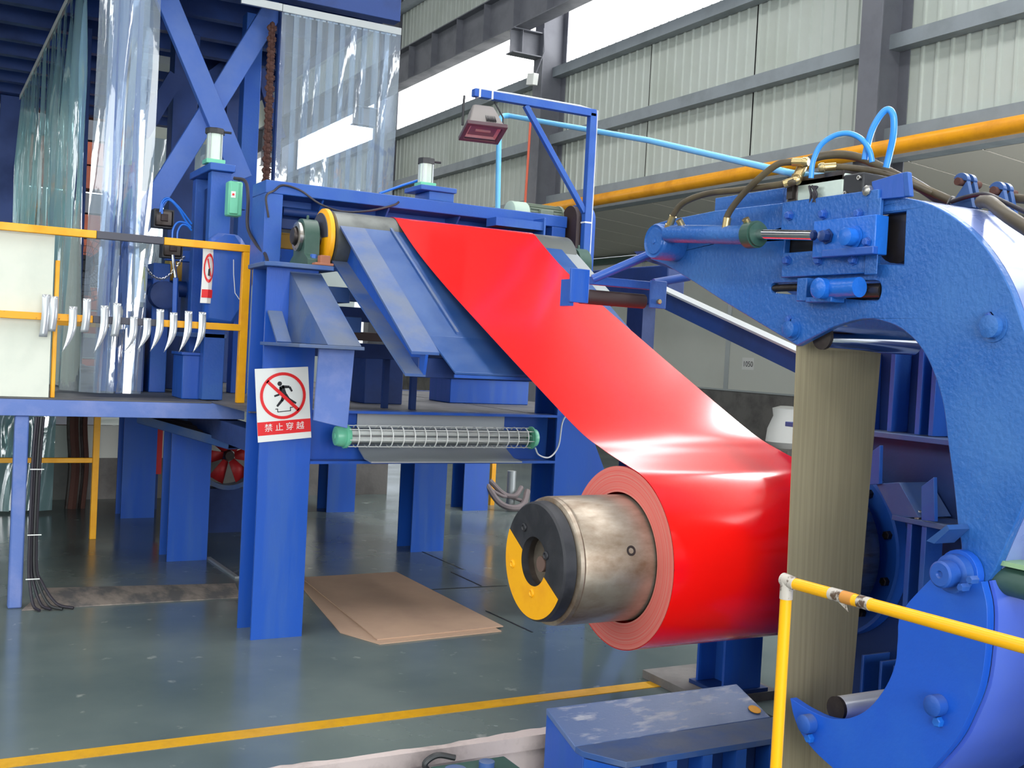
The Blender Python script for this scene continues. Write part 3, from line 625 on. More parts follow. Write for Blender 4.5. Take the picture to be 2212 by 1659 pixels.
# housing
HX = 3.75
def P(px, py, x=HX): p = AX(x, px, py); return (p.y, p.z)
mb = MB(); mb.box(HX, 4.7, 2.2, 3.88, 0.02, 1.86); part('housing', mb, 'blue_dark', rc, .008)
mb = MB(); mb.prism([P(1880, 765), P(1905, 765), P(1900, 935), P(1880, 933)], 'x', HX-.12, HX-.001); part('rib', mb, 'blue', rc, .002)
for px in (1925, 1985, 2015):
    y = AX(HX-.1, px, 850).y; mb = MB(); mb.box(HX-.10, HX-.001, y-.012, y+.012, 1.455, 1.83); part('rib', mb, 'blue', rc, .002)
mb = MB(); mb.box(HX-.16, HX-.001, 2.2, 3.87, 1.43, 1.452); part('ledge', mb, 'blue_dusty', rc, .002)
# gusset and sloped plates
mb = MB(); mb.prism([P(1893, 1000, HX-.1), P(1945, 962, HX-.1), P(1943, 1045, HX-.1), P(1893, 1048, HX-.1)], 'x', HX-.22, HX-.2+.0) ; part('gusset', mb, 'blue', rc, .002)
a, b, c, d = [Vector((HX-.2, *P(*q, HX-.2))) for q in ((1893, 1045), (1942, 1042), (1985, 1118), (1930, 1118))]
mb = MB(); o_ = Vector((.19, 0, 0)); mb.add([a, b, c, d, a+o_, b+o_, c+o_, d+o_], [(0, 1, 2, 3), (4, 7, 6, 5), (0, 4, 5, 1), (1, 5, 6, 2), (2, 6, 7, 3), (3, 7, 4, 0)]); part('sloped_plate', mb, 'blue_dusty', rc, .002)
mb = MB(); mb.prism([P(2035, 1050, HX-.1), P(2062, 1030, HX-.1), P(2064, 1125, HX-.1), P(2035, 1122, HX-.1)], 'x', HX-.22, HX-.2); part('gusset', mb, 'blue', rc, .002)
zf = AX(HX-.2, 1985, 1123).z
mb = MB(); mb.box(HX-.21, HX-.001, 2.3, AX(HX-.2, 1930, 1118).y, zf-.02, zf); part('ledge', mb, 'blue_dusty', rc, .002)
for px in (1973, 1997):
    y = AX(HX-.2, px, 1110).y; mb = MB(); mb.hexn((HX-.17, y, zf), (0, 0, 1), .018, .035); part('bolt', mb, 'steel', rc)
for px in (1968, 2000):
    y = AX(HX-.17, px, 1200).y; mb = MB(); mb.box(HX-.19, HX-.09, y-.012, y+.012, zf-.45, zf-.021); part('stay', mb, 'blue', rc, .002)
# bearing flange round the mandrel
mb = MB(); mb.lathe((HX-.001, CY, CZ), (-1, 0, 0), [(0, .40), (.06, .40), (.062, .385), (.03, .38), (.03, .27), (.10, .265), (.10, .2)], 72); part('bearing_flange', mb, 'blue_v', rc)
mb = MB(); mb.lathe((HX-.102, CY, CZ), (-1, 0, 0), [(0, .33), (.13, .33), (.14, .32), (.14, .26)], 64); part('bearing_cover', mb, 'steel', rc)
for k in range(10):
    a = 2*PI*(k+.5)/10; mb = MB(); mb.hexn((HX-.031, CY+.325*math.cos(a), CZ+.325*math.sin(a)), (-1, 0, 0), .02, .025); part('bolt', mb, 'darksteel', rc)
for px, py in ((2017, 1173), (2015, 1233)):
    y, z = P(px, py); mb = MB(); mb.hexn((HX-.001, y, z), (-1, 0, 0), .02, .03); part('bolt', mb, 'blue', rc)
mb = MB(); mb.box(HX-.3, 4.9, 2.1, 3.95, 0, .02); part('base_plate', mb, 'blue', rc, .003)
for px in (1885, 1925, 1955):
    y = AX(HX-.1, px, 1380).y; mb = MB(); mb.prism([(y, .021), (y-.012, .021), (y-.012, .5), (y, .5)], 'x', HX-.16, HX-.001); part('rib', mb, 'blue', rc, .002)
# outboard support post under the coil
sp = thing('support_post', 'short blue post with greasy black head standing under the red coil', 'post', (3.72, 4.28, 0))
mb = MB(); mb.hsec(3.62, 3.86, 4.23, 4.45, .066, .44); part('post_body', mb, 'blue_v', sp)
mb = MB(); mb.prism([(3.52, .46), (3.60, .44), (3.9, .44), (3.9, .52), (3.52, .52)], 'y', 4.21, 4.47); part('head_plate', mb, 'blue_v', sp, .004)
mb = MB(); mb.box(3.66, 3.9, 4.22, 4.46, .521, .56); part('grease_pad', mb, mat('black_grease', srgb(22, 20, 20), .12, coat=.6, bump=.6, bscale=20), sp, .01)
mb = MB(); mb.box(3.6, 3.9, 4.215, 4.48, .046, .065); part('foot_plate', mb, 'blue_dark', sp)
mb = MB(); mb.box(3.5, 3.97, 4.21, 4.75, .001, .045); solo('concrete_pad', mb, 'conc', 'low concrete pad on the floor below the greasy blue support post', 'pad')

# coil car saddle in the pit
sd = thing('coil_car', 'blue coil car saddle with scuffed sloping top rising out of the pit', 'coil car', (3.0, 3.7, PZ))
xa, xb = 2.46, 3.52
yF, zF_ = 4.02, .178; yM, zM = 3.775, .095; yN = 3.55
mb = MB(); mb.prism([(yF, zF_), (yM, zM), (yM, zM-.025), (yF, zF_-.025)], 'x', xa, xb); part('sloped_top', mb, 'saddle_top', sd, .003, label='scuffed sloping top with bare worn spots')
mb = MB(); mb.prism([(xa, yM-.002), (xb, yM-.002), (xb, yN), (xa+.10, yN), (xa+.0, yM-.06)], 'z', zM-.025, zM); part('flat_top', mb, 'blue_dusty', sd, .002)
mb = MB(); mb.prism([(yF-.0, zF_-.026), (yM, zM-.026), (yM-.06, zM-.026), (yM-.06, -.5), (yF, -.5)], 'x', xa+.003, xa+.02); part('end_plate', mb, 'blue_v', sd, .002)
mb = MB(); mb.bar((xa+.01, yM-.06, -.2), (xa+.11, yN+.01, -.2), .015, .53); part('corner_plate', mb, 'blue_v', sd)
mb = MB(); mb.box(xa+.11, xb, yM-.13, yM-.115, -.5, zM-.026); part('front_web', mb, 'blue_dark', sd)
for k in range(6):
    x = xa+.12+k*.185; mb = MB(); mb.box(x, x+.014, yN+.004, yM-.131, -.5, zM-.026); part('rib', mb, 'blue_v', sd, .002)
    mb = MB(); mb.box(x-.025, x+.04, yN, yN+.003, -.5, zM-.026) if 0 else mb.box(x-.001, x+.05, yN-.001, yN+.003, -.5, zM-.026); part('rib_flange', mb, 'blue', sd)
mb = MB(); mb.box(xa-.06, xb+.05, 3.3, 4.1, -.56, -.501); part('carriage', mb, 'blue_v', sd, .004)
mb = MB(); mb.box(2.7, 3.3, 3.45, 3.95, PZ+.001, -.561); part('lift_column', mb, 'blue_dark', sd)
y_, x_ = 3.92, 3.47
mb = MB(); mb.lathe((x_, 3.83, zM+.024), (0, -.32, .95), [(0, .03), (.002, .03)], 12); part('paint_spot', mb, 'yellow', sd)
# valve block lying in the pit
p = AY(3.6, 1035, 1672)
vb = thing('valve_block', 'blue-green valve block in the pit by the ragged concrete lip', 'valve block', (p.x, 3.6, PZ))
mb = MB(); mb.box(p.x-.12, p.x+.13, 3.52, 3.68, PZ+.001, p.z-.03); part('pedestal', mb, 'conc', vb)
mb = MB(); mb.box(p.x-.16, p.x+.16, 3.5, 3.7, p.z-.03, p.z+.015); part('block', mb, 'green_dark', vb, .008)
mb = MB(); mb.lathe((p.x-.1, 3.6, p.z+.015), (0, 0, 1), [(0, .04), (.02, .04), (.022, .03)], 20); part('plug', mb, 'blue_dusty', vb); mb = MB(); mb.lathe((p.x+.03, 3.6, p.z+.015), (0, 0, 1), [(0, .03), (.03, .03), (.032, .02)], 16); part('plug', mb, 'blue_dusty', vb)
mb = MB(); mb.tube([(p.x-.15, 3.72, p.z-.02), (p.x-.17, 3.72, p.z+.02), (p.x-.12, 3.72, p.z+.045), (p.x-.05, 3.71, p.z+.03)], .012, 8, smooth=5); part('hose', mb, 'hose_dark', vb, label='short dark hose')

# ------------------------------------------------------------------ roll stand frame behind the deflector roll
fr = thing('roll_stand_frame', 'blue box-section frame standing behind the deflector roll', 'machine frame', (2.9, 6.75, 2.147))
mb = MB(); mb.box(1.855, 1.965, 6.6, 6.9, 2.147, 2.6); part('side_post', mb, 'blue', fr, .005)
mb = MB(); mb.box(3.88, 3.99, 6.6, 6.9, 2.0, 2.6); part('side_post', mb, 'blue', fr, .005)
mb = MB(); mb.box(1.855, 4.0, 6.6, 6.9, 2.6, 2.68); part('top_beam', mb, 'blue', fr, .005)
mb = MB(); mb.box(1.966, 3.88, 6.86, 6.872, 2.42, 2.6); part('back_plate', mb, 'blue', fr)
for px in (690, 832, 985, 1100):
    x = AY(6.7, px, 470).x
    mb = MB(); mb.prism([(6.64, 2.6), (6.859, 2.6), (6.859, 2.43), (6.80, 2.43)], 'x', x-.006, x+.006); part('gusset', mb, 'blue', fr)
mb = MB(); mb.cyl((2.0, 6.72, 2.515), (2.55, 6.72, 2.515), .028, 16); part('cross_tube', mb, 'blue_dark', fr)
mb = MB(); mb.box(1.966, 3.88, 6.9, 6.97, 2.30, 2.40); part('cross_beam', mb, 'ochre', fr, .004, label='ochre yellow cross beam')
mb = MB(); mb.box(1.966, 2.5, 6.75, 6.8, 2.41, 2.475); part('cross_beam', mb, 'blue_dark', fr, .004)
mb = MB(); mb.box(1.966, 3.88, 6.82, 6.89, 2.18, 2.29); cb = part('cross_beam', mb, 'blue_v', fr, .004)
for x in (2.02, 2.12, 2.25):
    mb = MB(); mb.hexn((x, 6.819, 2.24), (0, -1, 0), .015, .015); part('bolt', mb, 'blue', cb)
# black cable sagging across the frame
mb = MB(); mb.tube([AY(6.55, 580, 470), AY(6.55, 575, 425), AY(6.58, 592, 412), AY(6.58, 612, 400), AY(6.58, 650, 412), AY(6.55, 690, 440), AY(6.55, 740, 457), AY(6.55, 800, 455), AY(6.58, 850, 443), AY(6.58, 862, 436)], .007, 8, smooth=5)
solo('sagging_cable', mb, 'cable', 'black cable sagging below the top beam of the roll stand frame', 'cable')

def pneu(label, p, h, r, base):
    t = thing('pneumatic_cylinder', label, 'cylinder', p, 'pneumatic cylinders with white barrels')
    p = Vector(p); z = Vector((0, 0, 1))
    mb = MB(); mb.box(p.x-r*1.25, p.x+r*1.25, p.y-r*1.25, p.y+r*1.25, p.z, p.z+.03); part('mounting_flange', mb, base, t, .004)
    mb = MB(); mb.lathe(p+z*.031, z, [(0, r), (h-.06, r)], 12); part('barrel', mb, 'alu', t, smooth=20)
    mb = MB(); mb.lathe(p+z*(h-.028), z, [(0, r*1.3), (.03, r*1.3), (.036, r*1.2)], 8); part('end_cap', mb, 'black', t, smooth=20)
    for a in range(4):
        an = PI/4+a*PI/2; c = p+Vector((math.cos(an), math.sin(an), 0))*r*1.12; mb = MB(); mb.cyl(c+z*.031, c+z*(h-.03), .005, 8); part('tie_rod', mb, 'galv', t)
    mb = MB(); mb.cyl(p+z*(h-.012)+Vector((r, -r*.6, 0)), p+z*(h-.012)+Vector((r*2, -r*.8, 0)), .008, 8); part('air_fitting', mb, 'black', t)
p = AY(6.74, 918, 408); pneu('white-barrelled pneumatic cylinder upright on the middle of the top beam', (p.x, 6.74, 2.775), .185, .045, 'mint')
tb = thing('cylinder_mount', 'blue bracket block under the upright cylinder on the top beam', 'bracket', (p.x+.05, 6.74, 2.681))
mb = MB(); mb.box(p.x-.02, p.x+.16, 6.62, 6.86, 2.681, 2.74); part('block', mb, 'blue', tb, .005)
mb = MB(); mb.box(p.x-.09, p.x+.17, 6.60, 6.88, 2.741, 2.774); part('top_plate', mb, 'blue', tb, .005)
mb = MB(); mb.tube([AY(6.8, 820, 418), AY(6.8, 870, 400), AY(6.8, 902, 390)], .008, 8); solo('air_hose', mb, 'airhose_d', 'short blue air hose leading to the cylinder on the top beam', 'hose')

# electric motor, its shelf and the belt guard
mt = thing('electric_motor', 'grey-green finned electric motor at the right end of the roll stand frame', 'motor', (3.85, 6.75, 2.58))
mc = Vector((3.62, 6.78, 2.672))
mb = MB(); mb.lathe(mc+Vector((.13, 0, 0)), (1, 0, 0), [(0, .082), (.27, .082), (.275, .06)], 32); part('motor_body', mb, 'motor', mt)
for k in range(22):
    a = 2*PI*k/22; d = Vector((0, math.cos(a), math.sin(a))); mb = MB(); mb.bar(mc+Vector((.14, 0, 0))+d*.089, mc+Vector((.39, 0, 0))+d*.089, .004, .014, up=d); part('cooling_fin', mb, 'motor', mt)
mb = MB(); mb.lathe(mc+Vector((.0, 0, 0)), (1, 0, 0), [(0, .07), (.01, .095), (.125, .098), (.13, .09)], 32); part('fan_cowl', mb, 'motor_w', mt)
mb = MB(); mb.lathe(mc+Vector((.395, 0, 0)), (1, 0, 0), [(0, .1), (.02, .1), (.025, .08)], 32); part('end_flange', mb, 'motor', mt)
mb = MB(); mb.box(mc.x+.15, mc.x+.38, 6.70, 6.86, 2.579, 2.592) if 0 else mb.box(mc.x+.15, mc.x+.38, 6.72, 6.84, 2.681-.1, 2.596); part('foot', mb, 'motor', mt)
mb = MB(); mb.box(mc.x+.2, mc.x+.3, 6.66, 6.70, 2.64, 2.72); part('terminal_box', mb, 'motor', mt, .005)
sh = thing('motor_shelf', 'blue channel shelf with brown underside below the electric motor', 'shelf', (3.5, 6.5, 2.54))
mb = MB(); mb.box(3.36, 3.72, 6.45, 6.462, 2.545, 2.60); mb.box(3.36, 3.72, 6.462, 6.59, 2.588, 2.60); mb.box(3.36, 3.372, 6.462, 6.59, 2.545, 2.588); part('channel', mb, 'blue', sh)
mb = MB(); mb.box(3.72, 3.735, 6.44, 6.59, 2.46, 2.63); part('end_plate', mb, 'blue', sh, .003)
mb = MB(); mb.box(3.372, 3.718, 6.463, 6.588, 2.546, 2.554); part('under_plate', mb, 'rubber', sh)
bg = thing('belt_guard', 'tall blue round-topped belt guard beside the lamp post', 'guard', (4.08, 6.6, 2.1))
mb = MB(); mb.prism([(6.50, 2.1), (6.72, 2.1)] + circ(6.61, 2.66, .11, 14, 0, PI), 'x', 4.06, 4.17); part('guard_shell', mb, 'blue', bg, .01)
mb = MB(); mb.prism([(6.51, 2.11), (6.71, 2.11)] + circ(6.61, 2.66, .1, 14, 0, PI), 'x', 4.02, 4.058); part('inner_face', mb, 'rubber', bg)
mb = MB(); mb.cyl((3.82, 6.3, 2.44), (3.96, 6.3, 2.42), .018, 14); solo('handle_bar', mb, 'blue_plate', 'short blue round bar sticking out right of the red strip', 'bar') if 0 else None

# lamp post with floodlight
lp = thing('lamp_post', 'blue gallows-shaped lamp post with a diagonal strut at the right end of the frame', 'lamp post', (3.98, 6.4, 1.285))
zt = AY(6.4, 1270, 243).z; xp = AY(6.4, 1271, 400).x; xe = AY(6.4, 1022, 200).x; ze = AY(6.4, 1022, 200).z
mb = MB(); mb.box(xp-.026, xp+.026, 6.375, 6.425, DK+.005, zt); part('post', mb, 'blue', lp, .004)
mb = MB(); mb.bar((xe, 6.4, ze), (xp+.02, 6.4, zt-.0), .05, .05, up=(0, 1, 0)); part('arm', mb, 'blue', lp, .003)
a, b = AY(6.4, 1135, 228), AY(6.4, 1262, 458); mb = MB(); mb.bar(a, b, .035, .035, up=(0, 1, 0)); part('strut', mb, 'blue', lp, .002)
for f in (.04, .14):
    x = xe+(xp-xe)*f; mb = MB(); mb.box(x-.006, x+.006, 6.372, 6.428, ze+(zt-ze)*f-.028, ze+(zt-ze)*f+.028); part('cable_tie', mb, 'white', lp)
for z in (2.62,):
    mb = MB(); mb.box(xp-.029, xp+.029, 6.372, 6.428, z, z+.01); part('cable_tie', mb, 'white', lp)
fl = AY(6.35, 1043, 282)
fd = thing('floodlight', 'dark floodlight with reddish rim hanging under the lamp post arm', 'floodlight', fl)
xa_ = Vector((.985, -.17, 0)).normalized(); na = Vector((-.03, -.36, -.93)).normalized(); na = (na-xa_*na.dot(xa_)).normalized(); ya = na.cross(xa_)
def FL(u, v, w_): return fl + xa_*u + ya*v + na*w_
W1, H1 = .125, .095
def frus(sections, m, name, bev=0, par=fd):
    mb = MB(); vs = []
    for (w_, hw, hh) in sections: vs += [FL(-hw, -hh, w_), FL(hw, -hh, w_), FL(hw, hh, w_), FL(-hw, hh, w_)]
    fs = [(0, 1, 2, 3)]
    for k in range(len(sections)-1):
        for i in range(4): j = (i+1) % 4; fs.append((4*k+i, 4*k+j, 4*k+4+j, 4*k+4+i))
    e = 4*(len(sections)-1); fs.append((e+3, e+2, e+1, e)); mb.add(vs, fs); return part(name, mb, m, par, bev)
frus([(-.165, .055, .035), (-.15, .072, .05), (-.05, .10, .078), (0, .118, .088)], mat('lamp_grey', srgb(128, 122, 120), .5), 'lamp_housing', .008)
mb = MB(); vs = []
for (w_, hw, hh) in ((0, W1+.01, H1+.01), (.028, W1+.01, H1+.01), (.028, W1-.018, H1-.018), (.0, W1-.02, H1-.02)): vs += [FL(-hw, -hh, w_), FL(hw, -hh, w_), FL(hw, hh, w_), FL(-hw, hh, w_)]
fs = []
for k in range(4):
    for i in range(4): j = (i+1) % 4; k2 = (k+1) % 4; fs.append((4*k+i, 4*k+j, 4*k2+j, 4*k2+i))
mb.add(vs, fs); part('front_rim', mb, mat('dark_maroon_rim', srgb(74, 48, 58), .45), fd, .004)
mb = MB(); vs = []
for (w_, hw, hh) in ((.012, W1-.02, H1-.02), (-.02, .06, .04)): vs += [FL(-hw, -hh, w_), FL(hw, -hh, w_), FL(hw, hh, w_), FL(-hw, hh, w_)]
mb.add(vs, [(4, 5, 6, 7), (0, 1, 5, 4), (1, 2, 6, 5), (2, 3, 7, 6), (3, 0, 4, 7)]); part('reflector', mb, mat('hammered_reflector', srgb(225, 215, 210), .45, .4, bump=.8, bscale=90), fd)
mb = MB(); mb.bar(FL(-.05, 0, .0), FL(.05, 0, .0), .018, .018); part('bulb', mb, mat('bulb_glass', srgb(220, 205, 190), .2), fd)
mb = MB(); mb.add([FL(-W1+.02, -H1+.02, .022), FL(W1-.02, -H1+.02, .022), FL(W1-.02, H1-.02, .022), FL(-W1+.02, H1-.02, .022)], [(0, 1, 2, 3)]); part('cover_glass', mb, 'glass', fd)
for k in range(7):
    mb = MB(); u = -.03+.01*k; mb.bar(FL(u+.03, .055, -.09), FL(u+.03, .095, -.015), .003, .012, up=na); part('heat_fin', mb, 'black', fd)
zc = ze+(zt-ze)*.15-.026
mb = MB(); mb.tube([FL(-.135, 0, -.02), FL(-.135, .0, -.02)+Vector((0, 0, .13)), Vector((fl.x-.12, 6.4, zc-.005))], .008, 6); mb.tube([FL(.135, 0, -.02), FL(.135, 0, -.02)+Vector((0, 0, .08)), Vector((fl.x+.10, 6.4, zc-.01))], .006, 6)
part('yoke', mb, 'black', fd)
mb = MB(); mb.tube([Vector((xe+.02, 6.4, ze+.03)), Vector((xe+.3, 6.4, (ze+zt)/2+.035)), Vector((xp-.1, 6.4, zt+.035)), Vector((xp+.035, 6.39, zt+.02)), Vector((xp+.035, 6.39, 3.0)), Vector((xp+.035, 6.39, 2.4))], .006, 6); part('lamp_cable', mb, 'white_cable', lp)

# ------------------------------------------------------------------ tube lamp on the cross beam
tl = thing('tube_lamp', 'caged fluorescent tube lamp with mint green end caps on the platform cross beam', 'lamp', (2.87, 6.02, 1.1))
ty = 6.03; a = AY(ty, 722, 946); b = AY(ty, 1158, 946); tz = 1.175; x0, x1 = a.x, b.x
for (xs, d, L_) in ((x0, 1, .09), (x1, -1, .055)):
    mb = MB(); mb.lathe((xs, ty, tz), (d, 0, 0), [(0, .04), (.006, .055), (.03, .062), (L_*.6, .062), (L_*.62, .072), (L_*.8, .072), (L_*.82, .058), (L_, .056)], 32); ec = part('end_cap', mb, 'mint', tl)
    mb = MB(); mb.lathe((xs, ty, tz), (-d, 0, 0), [(0, .02), (.004, .018)], 16); part('cap_plug', mb, 'mint', ec)
mb = MB(); mb.lathe((x0+.09, ty, tz), (1, 0, 0), [(0, .05), (x1-x0-.145, .05)], 32, caps=False); part('glass_tube', mb, 'glass', tl)
for dz in (.022, -.02):
    mb = MB(); mb.cyl((x0+.09, ty, tz+dz), (x1-.06, ty, tz+dz), .017, 16); part('fluorescent_tube', mb, 'white', tl)
mb = MB(); mb.box(x0+.09, x1-.06, ty+.02, ty+.035, tz-.035, tz+.035); part('ballast_tray', mb, 'galv', tl)
for k in range(6):
    an = 2*PI*k/6+.3; mb = MB(); mb.cyl((x0+.06, ty+.062*math.cos(an), tz+.062*math.sin(an)), (x1-.04, ty+.062*math.cos(an), tz+.062*math.sin(an)), .0028, 6); part('cage_rod', mb, 'white', tl)
ring = MB(); pts = [(x0+.13, ty+.064*math.cos(2*PI*i/24), tz+.064*math.sin(2*PI*i/24)) for i in range(25)]; ring.tube(pts, .0034, 6); s0 = part('cage_ring', ring, 'white', tl)
nr = 17
for k in range(1, nr): share('cage_ring', s0, tl, ((x1-x0-.22)*k/(nr-1), 0, 0))
# reflector plate behind and under the tube
rp = [(6.20, 1.305), (6.2, 1.17), (6.15, 1.09), (6.05, 1.045), (5.94, 1.035)]
xr0, xr1 = AY(6.2, 772, 900).x, AY(6.2, 1090, 900).x
mb = MB(); t_ = .003; mb.prism(rp + [(y+.0, z-t_) if i < 2 else (y, z-t_-.002) for i, (y, z) in list(enumerate([(6.203, 1.305), (6.203, 1.17), (6.153, 1.088), (6.052, 1.042), (5.94, 1.032)]))[::-1]], 'x', xr0, xr1); part('reflector_plate', mb, 'galv', tl)
mb = MB(); mb.tube([(x1-.02, 6.0, tz-.06), (x1+.0, 5.98, 1.07), (x1+.12, 6.05, 1.05), (x1+.2, 6.08, 1.12), (x1+.22, 6.08, 1.27), (x1+.26, 6.08, 1.32), (x1+.33, 6.07, 1.30), (x1+.5, 6.06, 1.19)], .005, 6, smooth=6); part('supply_cable', mb, 'white_cable', tl)

# ------------------------------------------------------------------ warning sign on the left front column
sy_ = 6.088
A_, B_, C_, D_ = [AY(sy_, *q) for q in ((550, 797), (665, 792), (672, 945), (557, 956))]
sg = thing('warning_sign', 'white no-crossing warning sign with red ring fixed to the left front column', 'sign', (A_+B_+C_+D_)/4)
mb = MB(); O_ = Vector((0, -.004, 0)); q = [A_, B_, C_, D_]; mb.add(q+[v+O_ for v in q], [(0, 1, 2, 3), (7, 6, 5, 4), (0, 4, 5, 1), (1, 5, 6, 2), (2, 6, 7, 3), (3, 7, 4, 0)]); part('board', mb, 'white', sg, label='white sign board')
ex = ((B_-A_)+(C_-D_))/2; ez = ((A_-D_)+(B_-C_))/2; s_c = (A_+B_+C_+D_)/4
def SG(u, v, k=1): p = s_c + ex*(u-.5) + ez*(v-.5); return Vector((p.x, sy_-.004-.0008*k, p.z))
WS, HS = ex.length, ez.length
def flat(name, poly, m, k, par=sg, f=None):
    f = f or SG; mb = MB(); n = len(poly); vs = [f(u, v, k) for u, v in poly] + [f(u, v, k)+Vector((0, .0006, 0)) for u, v in poly]
    tri = tessellate_polygon([[Vector((u, v, 0)) for u, v in poly]])
    mb.add(vs, [tuple(t) for t in tri]+[tuple(i+n for i in t)[::-1] for t in tri]+[(i, (i+1) % n, n+(i+1) % n, n+i) for i in range(n)]); return part(name, mb, m, par)
def band(name, cu, cv, r0, r1, m, k, par=sg, f=None, asp=None):
    f = f or SG; asp = asp or WS/HS; n = 48; mb = MB(); vs = []
    for r in (r0, r1):
        vs += [f(cu+r*math.cos(2*PI*i/n), cv+r*asp*math.sin(2*PI*i/n), k) for i in range(n)]
    mb.add(vs, [(i, (i+1) % n, n+(i+1) % n, n+i) for i in range(n)]); return part(name, mb, m, par)
band('prohibition_ring', .5, .615, .375, .43, 'sign_red', 3)
as_ = WS/HS
def U(u, v): return (.5+u*.43, .615+v*.43*as_)
def stroke(a, b, w0, w1):
    d = Vector((b[0]-a[0], b[1]-a[1])).normalized(); n = Vector((-d.y, d.x)); return [U(a[0]+n.x*w0, a[1]+n.y*w0), U(a[0]-n.x*w0, a[1]-n.y*w0), U(b[0]-n.x*w1, b[1]-n.y*w1), U(b[0]+n.x*w1, b[1]+n.y*w1)]
flat('running_figure', [U(-.12+.1*math.cos(2*PI*i/16), .52+.1*math.sin(2*PI*i/16)) for i in range(16)], 'sign_black', 1)
for st in (((-.05, .42), (.08, .0), .10, .10), ((-.02, .38), (.30, .36), .07, .05), ((.30, .36), (.40, .16), .05, .04), ((-.08, .36), (-.16, .06), .06, .045), ((-.16, .06), (-.38, .0), .045, .04),
           ((.05, .02), (-.06, -.22), .09, .06), ((-.04, -.18), (-.28, -.44), .06, .045), ((.1, .02), (.25, -.18), .09, .06), ((.24, -.16), (.56, -.36), .06, .04)):
    flat('running_figure', stroke(*st), 'sign_black', 1)
flat('prohibition_bar', stroke((-.66, .66), (.66, -.66), .07, .07), 'sign_red', 3)
for st in (((-.36, -.55), (-.26, -.55), .018, .018), ((-.26, -.54), (-.26, -.68), .018, .018), ((-.27, -.68), (.32, -.66), .018, .018), ((.30, -.66), (.30, -.50), .018, .018), ((.30, -.52), (.42, -.52), .018, .018)):
    flat('pit_symbol', stroke(*st), 'sign_black', 1)
flat('red_band', [(0.0, .085), (1.0, .09), (1.0, .275), (0.0, .27)], 'sign_red', 1)
text('sign_lettering', '禁 止 穿 越', 'white', sg, SG(.5, .18, 3), ex, ez, .048)
# small strip of tape beside the sign
# curved sign and hazard tag hanging at the stand behind the railing
def small_sign(name, label, px, py, w_, h_, y, lean, main, red, cat='sign'):
    c = AY(y, px, py); t = thing(name, label, cat, c); n = 10
    def F(u, v, k=1): return Vector((c.x+(u-.5)*w_+lean*math.sin((v)*2.4)*.12*w_, y-.03*math.sin(u*PI)-.004*k, c.z+(v-.5)*h_))
    mb = MB(); vs = [F(u, v/n, 0) for v in range(n+1) for u in (0, .25, .5, .75, 1)]; 
    mb.add(vs, [(5*r+i, 5*r+i+1, 5*r+i+6, 5*r+i+5) for r in range(n) for i in range(4)]); part('sheet', mb, main, t)
    return t, F
t, F = small_sign('warning_sign', 'narrow curved white sign with red ring hanging behind the railing end post', 447, 596, .075, .36, 7.32, .6, 'paper', None)
def band2(name, par, F, cu, cv, r0, r1, asp, m):
    n = 32; mb = MB(); vs = []
    for r in (r0, r1): vs += [F(cu+r*math.cos(2*PI*i/n), cv+r*asp*math.sin(2*PI*i/n), 2) for i in range(n)]
    mb.add(vs, [(i, (i+1) % n, n+(i+1) % n, n+i) for i in range(n)]); part(name, mb, m, par)
band2('prohibition_ring', t, F, .5, .64, .34, .43, .62, 'sign_red')
mb = MB(); mb.add([F(.3, .8, 2), F(.4, .82, 2), F(.72, .5, 2), F(.62, .48, 2)], [(0, 1, 2, 3)]); part('prohibition_bar', mb, 'sign_red', t)
mb = MB(); mb.add([F(.42, .62, 1.5), F(.6, .64, 1.5), F(.58, .5, 1.5), F(.4, .5, 1.5)], [(0, 1, 2, 3)]); part('running_figure', mb, 'sign_black', t)
mb = MB(); mb.add([F(.04, .1, 2), F(.5, .1, 2.2), F(.96, .1, 2), F(.96, .25, 2), F(.5, .25, 2.2), F(.04, .25, 2)], [(0, 1, 4, 5), (1, 2, 3, 4)]); part('red_band', mb, 'sign_red', t)
t, F = small_sign('hazard_tag', 'small white and yellow hazard tag hanging on a chain behind the railing', 306, 605, .06, .30, 7.75, .9, 'paper', None, 'tag')
mb = MB(); mb.add([F(.15, .25, 2), F(.85, .25, 2), F(.6, .8, 2), F(.45, .8, 2)], [(0, 1, 2, 3)]); part('yellow_print', mb, mat('tag_yellow', srgb(205, 195, 60), .5), t)
mb = MB(); mb.add([F(.15, .08, 2), F(.85, .08, 2), F(.85, .18, 2), F(.15, .18, 2)], [(0, 1, 2, 3)]); part('yellow_print', mb, M['ochre'], t)

# ------------------------------------------------------------------ yellow guard railing on the deck edge
rl = thing('guard_railing', 'yellow deck railing with one grey-black painted length on the left', 'railing', (.9, 7.22, DK+.005))
RT, RB = 2.30, 1.78
xs = [-1.2, AY(7.2, 208, 510).x, AY(7.2, 354, 520).x, 1.955]
for k in range(3):
    mb = MB(); mb.box(xs[k]+.0005, xs[k+1]-.0005, 7.185, 7.235, RT-.022, RT+.025); part('top_rail', mb, ['yellow', 'greyblack', 'yellow'][k], rl, .003, label='grey-black painted length of rail' if k == 1 else None)
xm = [-1.2, AY(7.2, 200, 690).x, AY(7.2, 352, 700).x, 1.90]
for k in range(3):
    mb = MB(); mb.box(xm[k]+.0005, xm[k+1]-.0005, 7.185, 7.23, RB-.022, RB+.022); part('mid_rail', mb, ['yellow_worn', 'greyblack', 'yellow'][k], rl, .003, label=['worn yellow rail', 'grey-black painted length of rail', None][k])
for x, y_ in ((1.915, 7.186), (AY(7.3, 119, 650).x, 7.28)):
    mb = MB(); mb.box(x-(.024 if x > 1.5 else .006), x+(.028 if x > 1.5 else .018), y_, y_+.048, DK+.005, RT-.0225 if x > 1.5 else 2.13); part('rail_post', mb, 'yellow', rl, .003)
